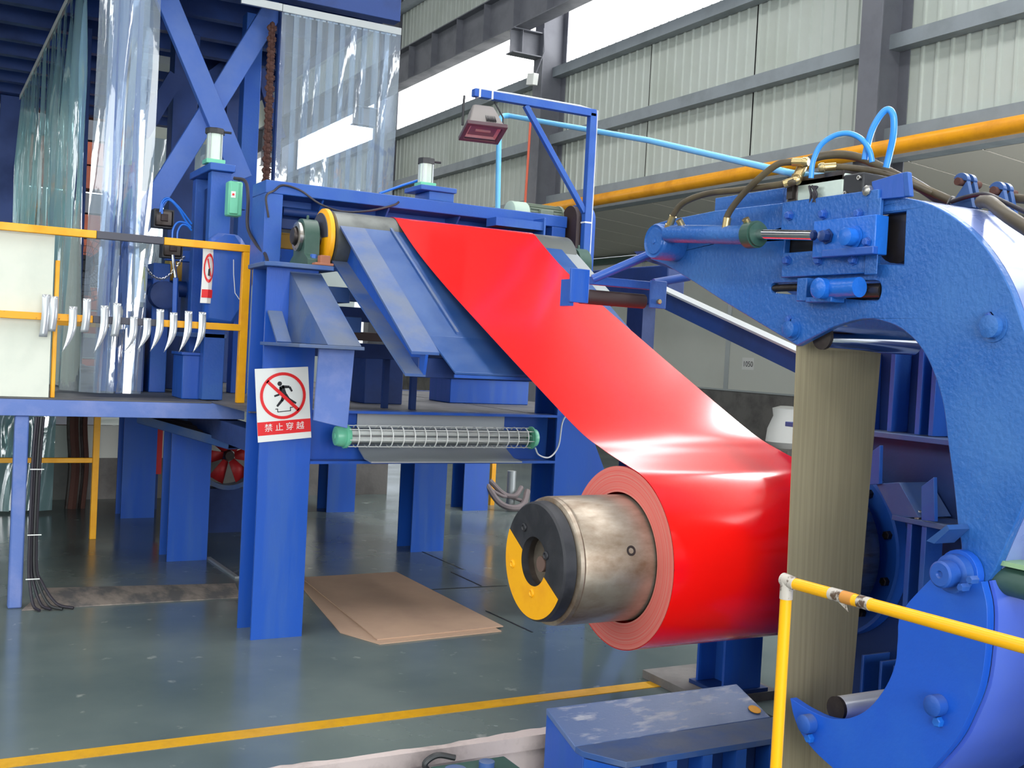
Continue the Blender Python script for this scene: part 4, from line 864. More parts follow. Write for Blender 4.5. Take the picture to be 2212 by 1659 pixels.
mb = MB(); mb.box(.78, 1.25, 7.9, 7.93, 1.735, 1.765)
solo('toe_rail', mb, 'yellow_worn', 'short lower yellow rail behind the left part of the railing', 'rail', loc=(1, 7.91, 1.75))
bd = MB(); bd.box(.1, AY(7.27, 113, 650).x, 7.262, 7.275, DK+.006, 2.28)
b_ = solo('white_board', bd, 'board', 'large cream-white board standing behind the railing at the left edge', 'board', bevel=.002)
# curled sample strips hanging on the middle rail
random.seed(11)
for k, (px, py0, py1) in enumerate(((100, 636, 728), (117, 640, 716), (158, 662, 762), (188, 645, 718), (226, 660, 764), (253, 655, 727), (289, 684, 762), (318, 687, 756), (346, 668, 760), (375, 675, 762), (407, 672, 762), (437, 674, 763))):
    y = 7.16; a = AY(y, px, py0); b = AY(y, px, py1); cl_ = k not in (0, 1, 3, 5); n = 12; L_ = a.z-b.z; wd = .046; mb = MB(); vs = []
    for i in range(n+1):
        f = i/n; taper = 1 if (not cl_ or f < .45) else max(.02, 1-((f-.45)/.55)**1.6); dx = -(.035 if cl_ else .01)*max(0, f-.3)**2*2
        for sx in (0, 1):
            vs.append((a.x + dx + (sx*wd*taper - wd/2), y - .006 - (.05*max(0, f-.35)**1.5 if cl_ else 0) - .012*math.sin(f*3), a.z-L_*f))
    mb.add(vs, [(2*i, 2*i+1, 2*i+3, 2*i+2) for i in range(n)])
    lab = {0: 'flat pale strip at the left end of the row, against the white board', 1: 'flat pale strip right of the white board edge', 3: 'flat pale strip fourth from the left on the worn rail', 5: 'flat pale strip hanging on the grey-black rail length', 11: 'curled metal strip nearest the railing end post'}.get(k, 'curled white metal sample strip, %s in the hanging row from the left' % ['', '', 'third', '', 'fifth', '', 'seventh', 'eighth', 'ninth', 'tenth', 'eleventh', ''][k])
    o = solo('sample_strip', mb, 'sheet_end', lab, 'metal strip', 'sample strips hanging on the middle rail')
    s = o.modifiers.new('thick', 'SOLIDIFY'); s.thickness = .0015
# cables beside the left deck post
cbs = thing('cable_bundle', 'bundle of dark cables running down beside the pale blue deck post', 'cables', (.72, 7.2, 0))
for k in range(4):
    x = .672+.014*k; mb = MB(); yy = 7.2+.014*(k % 2); mb.tube([(x+.01, yy, 1.17), (x, yy, .9), (x, yy, .3), (x+.01+.01*k, yy-.01, .15), (x+.03+.03*k, yy-.06, .03), (x+.06+.05*k, yy-.12, .012)], .009, 6, smooth=4); part('cable', mb, 'cable' if k != 2 else 'hose_dark', cbs)
for z in (.85, .45, .18):
    mb = MB(); mb.box(.656, .735, 7.18, 7.184, z, z+.006); part('tie', mb, 'white', cbs)

# ------------------------------------------------------------------ cardboard on the floor
def sheet_on_floor(name, label, pix, m, dz=.0, th=.006, parent=None):
    ps = [AZ(0, *q) for q in pix]; mb = MB(); mb.prism([(p.x, p.y) for p in ps], 'z', .001+dz, .001+dz+th)
    return mb
cb_ = thing('cardboard_stack', 'two brown cardboard sheets lying on the floor right of the front column', 'cardboard', AZ(0, 860, 1320))
part('sheet', sheet_on_floor('', '', ((640, 1255), (850, 1243), (1083, 1365), (820, 1393), (735, 1368)), 'card'), 'card', cb_)
part('sheet', sheet_on_floor('', '', ((650, 1251), (856, 1239), (1087, 1357), (815, 1386)), 'card', dz=.007), 'card', cb_)
solo('cardboard_sheet', sheet_on_floor('', '', ((47, 1320), (100, 1272), (508, 1262), (520, 1292), (200, 1310)), 'card'), 'card_dirty', 'trodden dirty cardboard strip on the floor under the deck edge', 'cardboard')
mb = MB(); a, b = AZ(0, 450, 1207), AZ(0, 512, 1250); mb.bar(a+Vector((0, 0, .008)), b+Vector((0, 0, .008)), .03, .015); solo('flat_strip', mb, 'galv', 'pale flat bar on the floor between the two left columns', 'bar')
# hoses and pipe stub on the floor behind the mandrel
hs = thing('hose_bundle', 'dirty grey hoses curling round a pipe stub behind the mandrel', 'hoses', AZ(0, 1100, 1100))
o = AZ(0, 1090, 1103)
for k, pts in enumerate((((-.25, .1, .35), (-.1, 0, .12), (.05, -.1, .05), (.25, -.05, .08), (.4, .1, .25)), ((-.2, .1, .4), (0, .05, .22), (.15, 0, .2), (.3, .1, .3)), ((-.22, .1, .3), (-.05, .0, .2), (.1, .05, .18), (.35, 0, .1)))):
    mb = MB(); mb.tube([o+Vector(p)*.8 for p in pts], .035-.008*k, 8, smooth=6); part('hose', mb, mat('dusty_hose', srgb(120, 110, 112), .8), hs)
mb = MB(); mb.cyl(o+Vector((.12, .1, 0)), o+Vector((.12, .1, .42)), .05, 16); part('pipe_stub', mb, 'galv', hs)
mb = MB(); a = AY(10.8, 1065, 1060); mb.box(a.x-.025, a.x+.025, 10.8, 10.85, .0, DK-.02)
solo('yellow_post', mb, 'yellow', 'yellow post standing under the far side of the deck', 'post')
lr = thing('low_railing', 'yellow low railing under the deck between the left post and columns', 'railing', (1.3, 9.5, 0))
mb = MB(); a = AY(9.5, 208, 980); mb.box(a.x-.025, a.x+.025, 9.5, 9.55, 0, DK-.02); part('rail_post', mb, 'yellow', lr, .003)
mb = MB(); c = AY(9.5, 70, 990); mb.box(c.x-.3, a.x-.026, 9.505, 9.545, .63, .67); part('rail_bar', mb, 'yellow', lr, .003)

# ------------------------------------------------------------------ tower frame above the deck
tw = thing('tower_frame', 'dark blue steel tower frame over the deck with a crossed brace', 'steel frame', (1.5, 10, DK+.005))
TZ = 4.22
mb = MB(); mb.box(-3, 3.08, 7.6, 13.6, TZ+.16, TZ+.2); part('floor_slab', mb, 'blue_dark', tw)
mb = MB(); mb.box(-3, 3.08, 7.6, 7.72, TZ-.12, TZ+.159); part('edge_beam', mb, 'blue_dark', tw, .004)
mb = MB(); mb.box(2.96, 3.08, 7.72, 13.6, TZ-.05, TZ+.159); part('edge_beam', mb, 'blue_dark', tw, .004)
mb = MB(); mb.box(-3, 2.95, 13.4, 13.55, TZ-.05, TZ+.159); part('edge_beam', mb, 'blue_dark', tw, .004)
for k in range(9):
    y = 8.25+.6*k; mb = MB(); mb.box(-3, 2.95, y, y+.1, TZ-.0, TZ+.159); part('joist', mb, 'blue_dark', tw)
for (px, y, w_, m) in ((397, 9.4, .20, 'blue_dark'), (540, 8.5, .13, 'blue'), (168, 9.8, .16, 'blue_dark'), (268, 8.25, .2, 'blue'), (600, 7.95, .05, 'blue_dark'), (20, 13.2, .2, 'blue_dark'), (505, 10.5, .16, 'blue_dark')):
    x = AY(y, px, 300).x; mb = MB(); mb.box(x-w_/2, x+w_/2, y, y+w_, DK+.005, TZ-.001); part('tower_post', mb, m, tw, .004)
Yb = 8.0
for (p, q, dy) in (((352, -20), (522, 388), 0), ((602, 0), (292, 500), .07)):
    a, b = AY(Yb+dy, *p), AY(Yb+dy, *q); mb = MB(); mb.bar(a, b, .155 if 0 else .012, .15, up=(0, 0, 1)) if 0 else mb.bar(a, b, .15, .06, up=(0, 1, 0)); part('diagonal_brace', mb, 'blue_brace', tw, .004, label='lighter blue brace of the cross')
a, b = AY(9.0, 305, 290), AY(9.0, 380, 165); mb = MB(); mb.bar(a, b, .12, .08, up=(0, 1, 0)); part('diagonal_brace', mb, 'blue_dark', tw)
a, b = AY(8.7, 560, 150), AY(8.7, 605, 300); mb = MB(); mb.bar(a, b, .08, .06, up=(0, 1, 0)); part('diagonal_brace', mb, 'blue_dark', tw)
a, b = AY(10.6, 440, 180), AY(10.6, 600, 60); mb = MB(); mb.bar(a, b, .12, .08, up=(0, 1, 0)); part('diagonal_brace', mb, 'blue_dark', tw)
for (px0, py0, px1, py1, y) in ((310, 105, 395, 140, 10.5), (395, 60, 470, 100, 11.5)):
    a, b = AY(y, px0, py0), AY(y, px1, py1); mb = MB(); mb.box(a.x, b.x, y, y+.3, b.z-.02, b.z+.05); part('light_panel', mb, 'galv', tw)
ch = thing('hoist_chain', 'rusty chain hanging down left of the clear strip curtain behind the frame', 'chain', AY(7.85, 578, 380))
P0, P1 = AY(7.85, 588, 55), AY(7.85, 575, 392); n = 58; P0.z = min(P0.z, TZ+.1)
for k in range(n):
    f = k/(n-1); c = P0.lerp(P1, f); L_ = (P0-P1).length/n*.72; R_ = .018+.007*math.sin(k*1.7); rot = k % 2
    e = Vector((1, 0, 0)) if rot else Vector((0, 1, 0)); pts = [c+e*R_*math.cos(2*PI*i/10)+Vector((0, 0, 1))*L_*math.sin(2*PI*i/10) for i in range(11)]
    mb = MB(); mb.tube(pts, .015, 6); part('link', mb, 'rust', ch)

# ------------------------------------------------------------------ PVC strip curtains
def curtain(label, p0, p1, ztop, zbot, n, wd, m, amp=.012, seed=1, rail=True, sway=0, group='clear strip curtains of the tower'):
    random.seed(seed); p0 = Vector(p0); p1 = Vector(p1); d = (p1-p0); L_ = d.length; d.normalize(); nn = Vector((d.y, -d.x, 0))
    t = thing('strip_curtain', label, 'curtain', (p0.x, p0.y, ztop), group)
    if rail:
        mb = MB(); a = p0+nn*.0; b = p1; mb.bar((a.x, a.y, ztop+.0), (b.x, b.y, ztop), .02, .05); part('hanging_rail', mb, 'galv', t)
        mb = MB()
        for k in range(int(L_/.045)):
            c = p0+d*(.02+.045*k)-nn*.0; mb.bar((c.x-nn.x*.013, c.y-nn.y*.013, ztop-.02), (c.x-nn.x*.013, c.y-nn.y*.013, ztop+.02), .028, .004, up=(0, 0, 1)) if 0 else mb.add([(c.x+nn.x*s+d.x*u, c.y+nn.y*s+d.y*u, z) for s in (-.016, -.012) for u in (0, .03) for z in (ztop-.035, ztop+.01)], [(0, 1, 3, 2), (4, 6, 7, 5), (0, 4, 5, 1), (2, 3, 7, 6), (0, 2, 6, 4), (1, 5, 7, 3)])
        part('rail_hooks', mb, 'white', t, kind='stuff')
    for k in range(n):
        u0 = (L_-wd)*k/max(1, n-1); ph = random.random()*6; ph2 = random.random()*6; off = (.006 if k % 2 else -.006); ns = 6; nz = 24; mb = MB(); vs = []; am = amp*(.6+random.random()*.8); dr = (random.random()-.5)*sway; tw_ = (random.random()-.5)*amp*5
        for j in range(nz+1):
            f = j/nz; z = ztop-.02-(ztop-.02-zbot)*f
            for i in range(ns+1):
                g = i/ns; u = u0+wd*g+dr*f*f; o = off + am*math.sin(g*3.2+ph+f*2.2)*min(1, f*3+.15) + tw_*(g-.5)*math.sin(f*3+ph2)*min(1, f*4)
                p = p0+d*u+nn*o; vs.append((p.x, p.y, z))
        mb.add(vs, [((ns+1)*j+i, (ns+1)*j+i+1, (ns+1)*(j+1)+i+1, (ns+1)*(j+1)+i) for j in range(nz) for i in range(ns)])
        part('pvc_strip', mb, m, t, smooth=180)
    return t
zc3 = 4.02
curtain('wide clear strip curtain hanging behind the roll stand frame, windows glinting on it', (2.19, 7.58, 0), (3.08, 7.58, 0), zc3, 2.5, 10, .125, 'pvc', .006, 5, sway=.015)
mb = MB(); mb.bar((1.9, 7.575, zc3+.0), (2.185, 7.575, zc3), .02, .05); part('bare_rail', mb, 'galv', tw)
curtain('aqua strip curtain receding along the left side of the tower', (.95, 7.75, 0), (.95, 13.0, 0), 4.18, DK+.02, 28, .22, 'pvc_aqua', .028, 6, sway=.04)
curtain('clear wavy strip curtain hanging in front of the left tower posts', (.985, 7.52, 0), (1.36, 7.52, 0), 4.2, DK+.03, 5, .12, 'pvc', .03, 9, sway=-.06)
curtain('distant strip curtain at the left edge, orange brickwork behind', (-.2, 13.25, 0), (.9, 13.25, 0), 4.1, DK+.02, 7, .2, 'pvc_aqua', .03, 12)
curtain('narrow clear strip curtain seen behind the crossed brace', (1.95, 10.9, 0), (2.6, 10.9, 0), 3.6, DK+.02, 4, .2, 'pvc', .05, 14, rail=False)
curtain('aqua strip curtain hanging below deck level beside the pale blue post', (.55, 10.9, 0), (1.2, 10.9, 0), 1.12, .03, 5, .16, 'pvc_aqua', .03, 15, rail=False)
# far things seen through the tower
bk = thing('brick_kiln', 'orange-red brick structure far behind the left strip curtains', 'brickwork', (-1, 18, 0))
for k in range(14):
    mb = MB(); mb.box(-4, 2.6, 18+.02*(k % 2), 18.5, .2+.37*k, .2+.37*k+(.34 if k % 3 else .3)); part('brick_course', mb, 'orange' if k % 3 else 'grey_steel', bk)
mb = MB(); a = AY(12.9, 20, 450); mb.box(-1.5, .9, 14.2, 14.6, 2.2, 2.75)
solo('duct', mb, 'grey_steel', 'dark grey duct behind the left strip curtain', 'duct', loc=(-.3, 14.4, 2.2))
rt = thing('dirty_pipes', 'clump of grimy brown pipes below the deck behind the low yellow railing', 'pipes', (1.1, 11.2, 0))
for k, (px, r_) in enumerate(((150, .03), (158, .05), (170, .035), (182, .025))):
    x = AY(11.2, px, 1000).x; mb = MB(); mb.tube([(x, 11.2, 0), (x+.02, 11.2, .4), (x-.01, 11.2, .8), (x, 11.2, 1.15)], r_, 8, smooth=3); part('pipe', mb, 'rust' if k % 2 else 'darksteel', rt)
bl = thing('blower_fan', 'round blue blower with red blades under the deck left of the front column', 'blower', AY(9.6, 500, 1000))
c = AY(9.6, 497, 985); mb = MB(); mb.lathe(c, (0, 1, 0), [(0, .26), (0, .30), (.14, .30), (.14, .26), (0, .26)], 40, caps=False); part('casing_ring', mb, 'blue_dusty', bl)
for k in range(6):
    a = 2*PI*k/6; d = Vector((math.cos(a), 0, math.sin(a))); e = Vector((-math.sin(a), 0, math.cos(a)))
    mb = MB(); mb.add([c+d*.05-e*.03+Vector((0, .03, 0)), c+d*.05+e*.03+Vector((0, .06, 0)), c+d*.24+e*.1+Vector((0, .09, 0)), c+d*.24-e*.06+Vector((0, .03, 0))], [(0, 1, 2, 3)]); o = part('blade', mb, 'redplastic', bl); s = o.modifiers.new('t', 'SOLIDIFY'); s.thickness = .004
mb = MB(); mb.lathe(c+Vector((0, .0, 0)), (0, 1, 0), [(0, .04), (.12, .06)], 20); part('hub', mb, 'darksteel', bl)
mb = MB(); mb.box(c.x-.2, c.x+.2, 9.62, 9.8, 0, c.z-.29); part('stand', mb, 'blue_dark', bl)
mb = MB(); a = AY(11.0, 345, 990); mb.box(a.x-.3, a.x+.02, 11.0, 11.3, .35, 1.15); solo('red_cabinet', mb, 'redplastic', 'red box between the two left columns under the deck', 'box', loc=(a.x, 11.15, .35))
mb = MB(); mb.box(a.x-.25, a.x-.0, 11.05, 11.25, 0, .349); solo('cabinet_stand', mb, 'blue_dark', 'dark stand carrying the red box under the deck', 'stand')
# cable tray sloping under the deck
ct = thing('cable_tray', 'dark sloping cable tray with loose cables under the deck edge', 'cable tray', (1.5, 7.8, 1.0))
a, b = AY(8.3, 335, 912), AY(6.9, 545, 985)
b = AY(7.35, 532, 968); mb = MB(); mb.bar(a, b, .30, .008); part('tray_floor', mb, 'blue_dark', ct)
for s in (-.15, .15):
    d = (b-a).normalized(); sd_ = d.cross(Vector((0, 0, 1))).normalized()*s; mb = MB(); mb.bar(a+sd_+Vector((0, 0, .03)), b+sd_+Vector((0, 0, .03)), .006, .06); part('tray_side', mb, 'blue_dusty', ct)
for k in range(3):
    sd_ = (b-a).normalized().cross(Vector((0, 0, 1))).normalized()*(-.08+.07*k); mb = MB(); mb.tube([a+sd_+Vector((0, 0, .03)), (a+b)/2+sd_+Vector((.02, 0, .035)), b+sd_+Vector((0, 0, .03))], .014, 8, smooth=4); part('cable', mb, 'cable', ct)

# pedestal fan on the deck
fb = AY(12.2, 178, 575)
fn = thing('pedestal_fan', 'black wire-caged pedestal fan on the deck behind the clear strips', 'fan', (fb.x, 12.2, DK+.005))
mb = MB(); mb.lathe((fb.x, 12.2, DK+.005), (0, 0, 1), [(0, .27), (.03, .26), (.06, .08), (.08, .04)], 28); part('base', mb, 'darksteel', fn)
mb = MB(); mb.cyl((fb.x, 12.2, DK+.08), (fb.x, 12.2, fb.z-.08), .035, 12); part('pole', mb, 'cable', fn)
mb = MB(); mb.lathe((fb.x, 12.1, fb.z), (0, 1, 0), [(0, .07), (.02, .115), (.15, .11), (.22, .06)], 24); part('motor_head', mb, 'rubber', fn)
mb = MB(); mb.lathe((fb.x, 12.02, fb.z), (0, 1, 0), [(0, .05), (.03, .07), (.06, .06)], 18); part('hub', mb, 'black', fn)
for k in range(3):
    a = 2*PI*k/3+.4; d = Vector((math.cos(a), 0, math.sin(a))); e = Vector((-math.sin(a), 0, math.cos(a))); q = Vector((fb.x, 12.04, fb.z))
    mb = MB(); mb.add([q+d*.05-e*.03, q+d*.05+e*.05+Vector((0, .03, 0)), q+d*.3+e*.12+Vector((0, .04, 0)), q+d*.3-e*.06], [(0, 1, 2, 3)]); o = part('blade', mb, 'grey_steel', fn); s = o.modifiers.new('t', 'SOLIDIFY'); s.thickness = .003
mb = MB()
for r_, dy in ((.37, 0), (.33, -.04), (.27, -.06), (.2, -.075), (.13, -.08), (.37, .03)):
    mb.tube([(fb.x+r_*math.cos(2*PI*i/24), 12.05+dy, fb.z+r_*math.sin(2*PI*i/24)) for i in range(25)], .004, 4)
for k in range(30):
    a = 2*PI*k/30; mb.tube([(fb.x+r_*math.cos(a), 12.05+dy, fb.z+r_*math.sin(a)) for r_, dy in ((.06, -.082), (.2, -.075), (.33, -.04), (.37, 0), (.3, .07), (.12, .1))], .0025, 4)
part('wire_cage', mb, 'black', fn, kind='stuff')

# ------------------------------------------------------------------ second roll stand behind the railing
rs = thing('bridle_stand', 'blue upright roll stand with rounded housing behind the end of the yellow railing', 'machine frame', (1.7, 7.5, DK+.005))
def R(px, py, y): p = AY(y, px, py); return p.x, p.z
xa1, zt1 = R(458, 352, 7.38); xb1, _ = R(500, 352, 7.38)
mb = MB(); mb.box(xa1, xb1+.01, 7.38, 7.48, DK+.01, zt1-.05); part('stand_post', mb, 'blue', rs, .005)
mb = MB(); mb.box(xa1-.02, xb1+.02, 7.34, 7.95, zt1-.05, zt1); part('top_plate', mb, 'blue', rs, .006)
mb = MB(); mb.box(xa1, xb1, 7.83, 7.93, DK+.01, zt1-.05); part('stand_post', mb, 'blue', rs, .005)
mb = MB(); mb.box(xa1+.1, xb1+.005, 7.48, 7.83, 1.9, zt1-.2); part('side_plate', mb, 'blue_v', rs, .004)
c = Vector((xa1+.09, 7.655, AY(7.655, 440, 465).z)); mb = MB(); mb.lathe(c, (-1, 0, 0), [(0, .07), (.03, .07), (.035, .055), (.035, .04), (.01, .035)], 24); part('bearing', mb, 'darksteel', rs)
mb = MB(); mb.box(xa1+.06, xa1+.1, 7.49, 7.82, c.z-.16, c.z+.2); part('bearing_slide', mb, 'blue_dark', rs, .004)
c2 = AY(7.28, 492, 592)
mb = MB(); mb.prism([(c2.x-.13, c2.z-.32), (c2.x-.13, c2.z+.22), (c2.x-.06, c2.z+.27), (c2.x+.08, c2.z+.27), (c2.x+.13, c2.z+.2), (c2.x+.13, c2.z-.2), (c2.x+.05, c2.z-.34)], 'y', 7.31, 7.375); part('gear_housing', mb, 'blue_v', rs, .03)
mb = MB(); mb.tube([(c2.x+.04, 7.305, c2.z+.1), (c2.x+.045, 7.305, c2.z+.0), (c2.x+.06, 7.305, c2.z-.12), (c2.x+.09, 7.305, c2.z-.16)], .003, 4); part('chalk_mark', mb, 'white', rs)
zb_ = R(450, 720, 7.38)[1]; mb = MB(); mb.box(xa1-.1, xb1+.02, 7.38, 7.9, zb_-.03, zb_); part('shelf_plate', mb, 'blue_dusty', rs, .003)
p = AY(7.45, 462, 345); pneu('white-barrelled pneumatic cylinder upright on the stand left of the mint green box', (p.x, 7.45, zt1+.001), .23, .05, 'mint')
jb = AY(7.1, 508, 430)
jx = thing('junction_box', 'mint green electric junction box on the left side of the frame', 'junction box', jb)
x0_, z0_ = R(492, 465, 7.1); x1_, z1_ = R(526, 393, 7.1)
mb = MB(); mb.box(x0_, x1_, 7.1, 7.2, z0_, z1_); part('box_body', mb, 'mint', jx, .012)
mb = MB(); mb.box(x0_+.005, x1_-.03, 7.085, 7.0995, z0_+.012, z1_-.012); part('lid', mb, 'mint', jx, .006)
mb = MB(); mb.box(x0_+.012, x0_+.04, 7.082, 7.0848, z1_-.11, z1_-.07); part('button_label', mb, 'white', jx)
mb = MB(); mb.lathe((x0_+.025, 7.0819, z1_-.09), (0, -1, 0), [(0, .008), (.006, .007)], 12); part('button', mb, 'sign_red', jx)
mb = MB(); mb.box(x1_+.0005, 1.8545, 7.12, 7.18, z0_+.05, z0_+.1) if x1_ < 1.84 else mb.box(x1_+.0005, x1_+.03, 7.12, 7.18, z0_+.05, z0_+.1); part('mounting_bar', mb, 'blue', jx)
mb = MB(); mb.tube([AY(7.1, 505, 385), AY(7.05, 530, 392), AY(6.95, 536, 430), AY(6.9, 535, 490), AY(6.75, 552, 525), AY(6.6, 572, 548), AY(6.5, 578, 566)], .011, 8, smooth=5)
solo('power_cable', mb, 'cable', 'thick black cable curving down from the junction box to the column head', 'cable')
# black air valves with blue tubes
for k, (px, py, y, lab) in enumerate(((355, 470, 7.7, 'dirty black ribbed air valve with blue tubes, upper of the pair'), (374, 535, 7.55, 'dirty black ribbed air cylinder below the railing top, lower of the pair'))):
    c = AY(y, px, py); t = thing('air_valve', lab, 'valve', c)
    mb = MB(); mb.box(c.x-.06, c.x+.06, y, y+.14, c.z-.06, c.z+.05); part('valve_body', mb, 'darksteel', t, .012)
    for i in range(4):
        mb = MB(); mb.box(c.x-.066, c.x+.066, y+.01+.033*i, y+.025+.033*i, c.z-.067, c.z+.057); part('valve_rib', mb, 'black', t)
    mb = MB(); mb.lathe((c.x, y-.001, c.z), (0, -1, 0), [(0, .035), (.012, .03), (.014, .015)], 4); part('end_face', mb, 'rubber', t)
    if k: mb = MB(); mb.cyl((c.x, y-.0, c.z-.05), (c.x+.02, y-.03, c.z-.2), .012, 10); part('piston_rod', mb, 'chrome', t); mb = MB(); mb.bar((c.x+.02, y-.03, c.z-.2), (c.x+.03, y, c.z-.5), .03, .05); part('lever', mb, 'blue', t, .004)
for k, pts in enumerate((((350, 462), (352, 440), (366, 432), (385, 450), (400, 475), (412, 490)), ((346, 458), (350, 436), (364, 428), (385, 446), (404, 470), (414, 484)), ((372, 520), (374, 495), (385, 480), (402, 482), (413, 492)), ((383, 522), (384, 500), (393, 486), (405, 488), (414, 498)))):
    mb = MB(); mb.tube([AY(7.62, *q) for q in pts], .007, 6, smooth=6); solo('air_hose', mb, 'airhose_d', ['blue air hose looping over the upper black valve, inner loop', 'blue air hose looping over the upper black valve, outer loop', 'blue air hose rising from the lower air cylinder, left loop', 'blue air hose rising from the lower air cylinder, right loop'][k], 'hose', 'blue air hoses at the black valves')
# upright plates and rollers in the dark part behind the railing
vm = thing('roller_machine', 'dark blue roller machine with ochre roll standing on the deck behind the railing', 'machine', (1.9, 8.6, DK+.005))
for (px, y, w_, h1) in ((300, 8.3, .10, .62), (345, 8.3, .12, .95), (425, 8.2, .1, 1.1), (395, 8.9, .3, .5)):
    x = AY(y, px, 700).x; mb = MB(); mb.box(x-w_/2, x+w_/2, y, y+.35, DK+.005, DK+h1); part('side_frame', mb, 'blue' if px in (345, 425) else 'blue_dark', vm, .005)
a = AY(8.45, 352, 640); mb = MB(); mb.lathe((a.x-.05, 8.25, a.z), (0, -1, 0), [(0, .10), (.12, .10), (.125, .08)], 28); part('round_housing', mb, 'blue_dark', vm)
mb = MB(); mb.cyl((AY(8.4, 300, 640).x, 8.4, a.z+.06), (AY(8.4, 425, 640).x, 8.4, a.z+.06), .06, 20); part('roll', mb, 'blue_dark', vm)
a = AY(8.8, 403, 585); mb = MB(); mb.cyl((a.x-.15, 8.8, a.z), (a.x+.5, 8.8, a.z), .11, 24); part('roll', mb, 'ochre', vm, label='ochre yellow roll')
mb = MB(); mb.box(1.6, 2.2, 8.2, 8.28, 2.25, 2.33); part('cross_beam', mb, 'blue', vm, .004)
# chain drooping
cn = thing('safety_chain', 'thin steel chain drooping behind the railing between valve and hazard tag', 'chain', AY(7.7, 340, 600))
pts = [AY(7.7, *q) for q in ((306, 555), (320, 585), (340, 602), (362, 598), (382, 575), (398, 555))]; sp_ = spline(pts, 6)
mb = MB()
for i in range(len(sp_)-1):
    a, b = sp_[i], sp_[i+1]; d = (b-a).normalized(); u = d.cross(Vector((0, 1, 0))).normalized() if i % 2 else Vector((0, 1, 0)); m_ = (a+b)/2; L_ = (b-a).length*.7
    mb.tube([m_+d*L_*math.cos(2*PI*j/8)+u*.008*math.sin(2*PI*j/8) for j in range(9)], .0028, 4)
part('chain_links', mb, 'steel', cn, kind='stuff')
mb = MB(); a = AX(XA-1.2, 1697, 920); mb.lathe((a.x, a.y, a.z-.35), (0, 0, 1), [(0, .18), (.1, .3), (.3, .28), (.5, .2), (.62, .22), (.66, .1)], 14)
solo('white_sack', mb, 'paper', 'crumpled white sack by the annex wall just left of the belt', 'sack')
mb = MB(); mb.box(a.x-.35, a.x+.35, a.y-.45, a.y+.4, 0, a.z-.352); solo('crate_stack', mb, 'conc', 'grey block carrying the white sack by the annex wall', 'block')

# ================================================================== BELT WRAPPER ARM
AXP = 2.80; TH = .03; XF = 3.30        # near plate plane, plate thickness, far plate
def Q(px, py, x=AXP): p = AX(x, px, py); return (p.y, p.z)
def smoothpoly(pix, k=4, x=AXP):
    v = [Vector((*Q(*p, x), 0)) for p in pix]; return [(p.x, p.y) for p in spline(v, k)]
wa_ = thing('belt_wrapper_arm', 'big blue C-shaped belt wrapper arm with open jaws right of the red coil', 'machine arm', (3.0, 1.6, 0))
top_ = [(1412, 484), (1440, 476), (1545, 455), (1700, 437), (1800, 430), (1880, 426), (1950, 426)]
outer = smoothpoly([(1950, 426), (2010, 441), (2075, 480), (2130, 536), (2175, 610), (2205, 690), (2235, 800), (2248, 900), (2240, 1000), (2212, 1085), (2180, 1160), (2150, 1230)], 4)
inner = smoothpoly([(2040, 1215), (2075, 1195), (2068, 1130), (2060, 1050), (2048, 960), (2038, 880), (2022, 820), (1995, 760), (1955, 716), (1905, 693), (1855, 690), (1800, 706)], 4)
low = [(1722, 747), (1640, 698), (1564, 652), (1500, 610), (1437, 572), (1405, 560)]
poly = [Q(*p) for p in top_[:-1]] + outer + [Q(2110, 1290)] + inner + [Q(*p) for p in low]
sqh = [Q(1893, 463), Q(1957, 456), Q(1952, 573), Q(1889, 570)]
rch = [Q(1697, 492), Q(1757, 490), Q(1754, 548), Q(1693, 547)]
sl0, sl1 = Q(1672, 622), Q(1893, 628); rs_ = .034
slot = [(sl0[0]+rs_*.6*math.cos(a), sl0[1]+rs_*math.sin(a)*.55) for a in [PI/2-PI*i/10 for i in range(11)]]
slot += [(sl1[0]+rs_*.6*math.cos(a), sl1[1]+rs_*math.sin(a)) for a in [-PI/2-PI*i/10 for i in range(11)]]
mb = MB(); mb.prism(poly, 'x', AXP, AXP+TH, holes=[sqh, rch, slot]); near = part('near_plate', mb, 'blue_arm', wa_, .004, label='large blue side plate with square opening and slot')
mb = MB(); mb.prism([Q(*p) for p in top_[:-1]] + outer + [Q(2110, 1290)] + inner + [Q(*p) for p in low], 'x', XF, XF+TH); part('far_plate', mb, 'blue_arm', wa_)
# outer shell between the plates
def shell(line, x0, x1, th, name, m, **kw):
    mb = MB(); n = len(line); off = []
    for i, (y, z) in enumerate(line):
        a, b = line[max(0, i-1)], line[min(n-1, i+1)]; d = Vector((b[0]-a[0], b[1]-a[1])).normalized(); off.append((y-d.y*th, z+d.x*th))
    vs = [(x, y, z) for x in (x0, x1) for (y, z) in line+off]
    fs = []
    for i in range(n-1): fs += [(i, i+1, 2*n+i+1, 2*n+i), (n+i, n+i+1, 3*n+i+1, 3*n+i), (i, i+1, n+i+1, n+i), (2*n+i, 2*n+i+1, 3*n+i+1, 3*n+i)]
    fs += [(0, n, 3*n, 2*n), (n-1, 2*n-1, 4*n-1, 3*n-1)]
    mb.add(vs, fs); return part(name, mb, m, wa_, **kw)
shell(outer, AXP+TH, XF, .012, 'outer_shell', mat('arm_shell_paint', srgb(120, 140, 205), .22, col2=srgb(140, 158, 214), scale=3, coat=.5))  # paler than the plates: the lit highlight is put into the shell colour
inr = [(y, z) for y, z in inner]
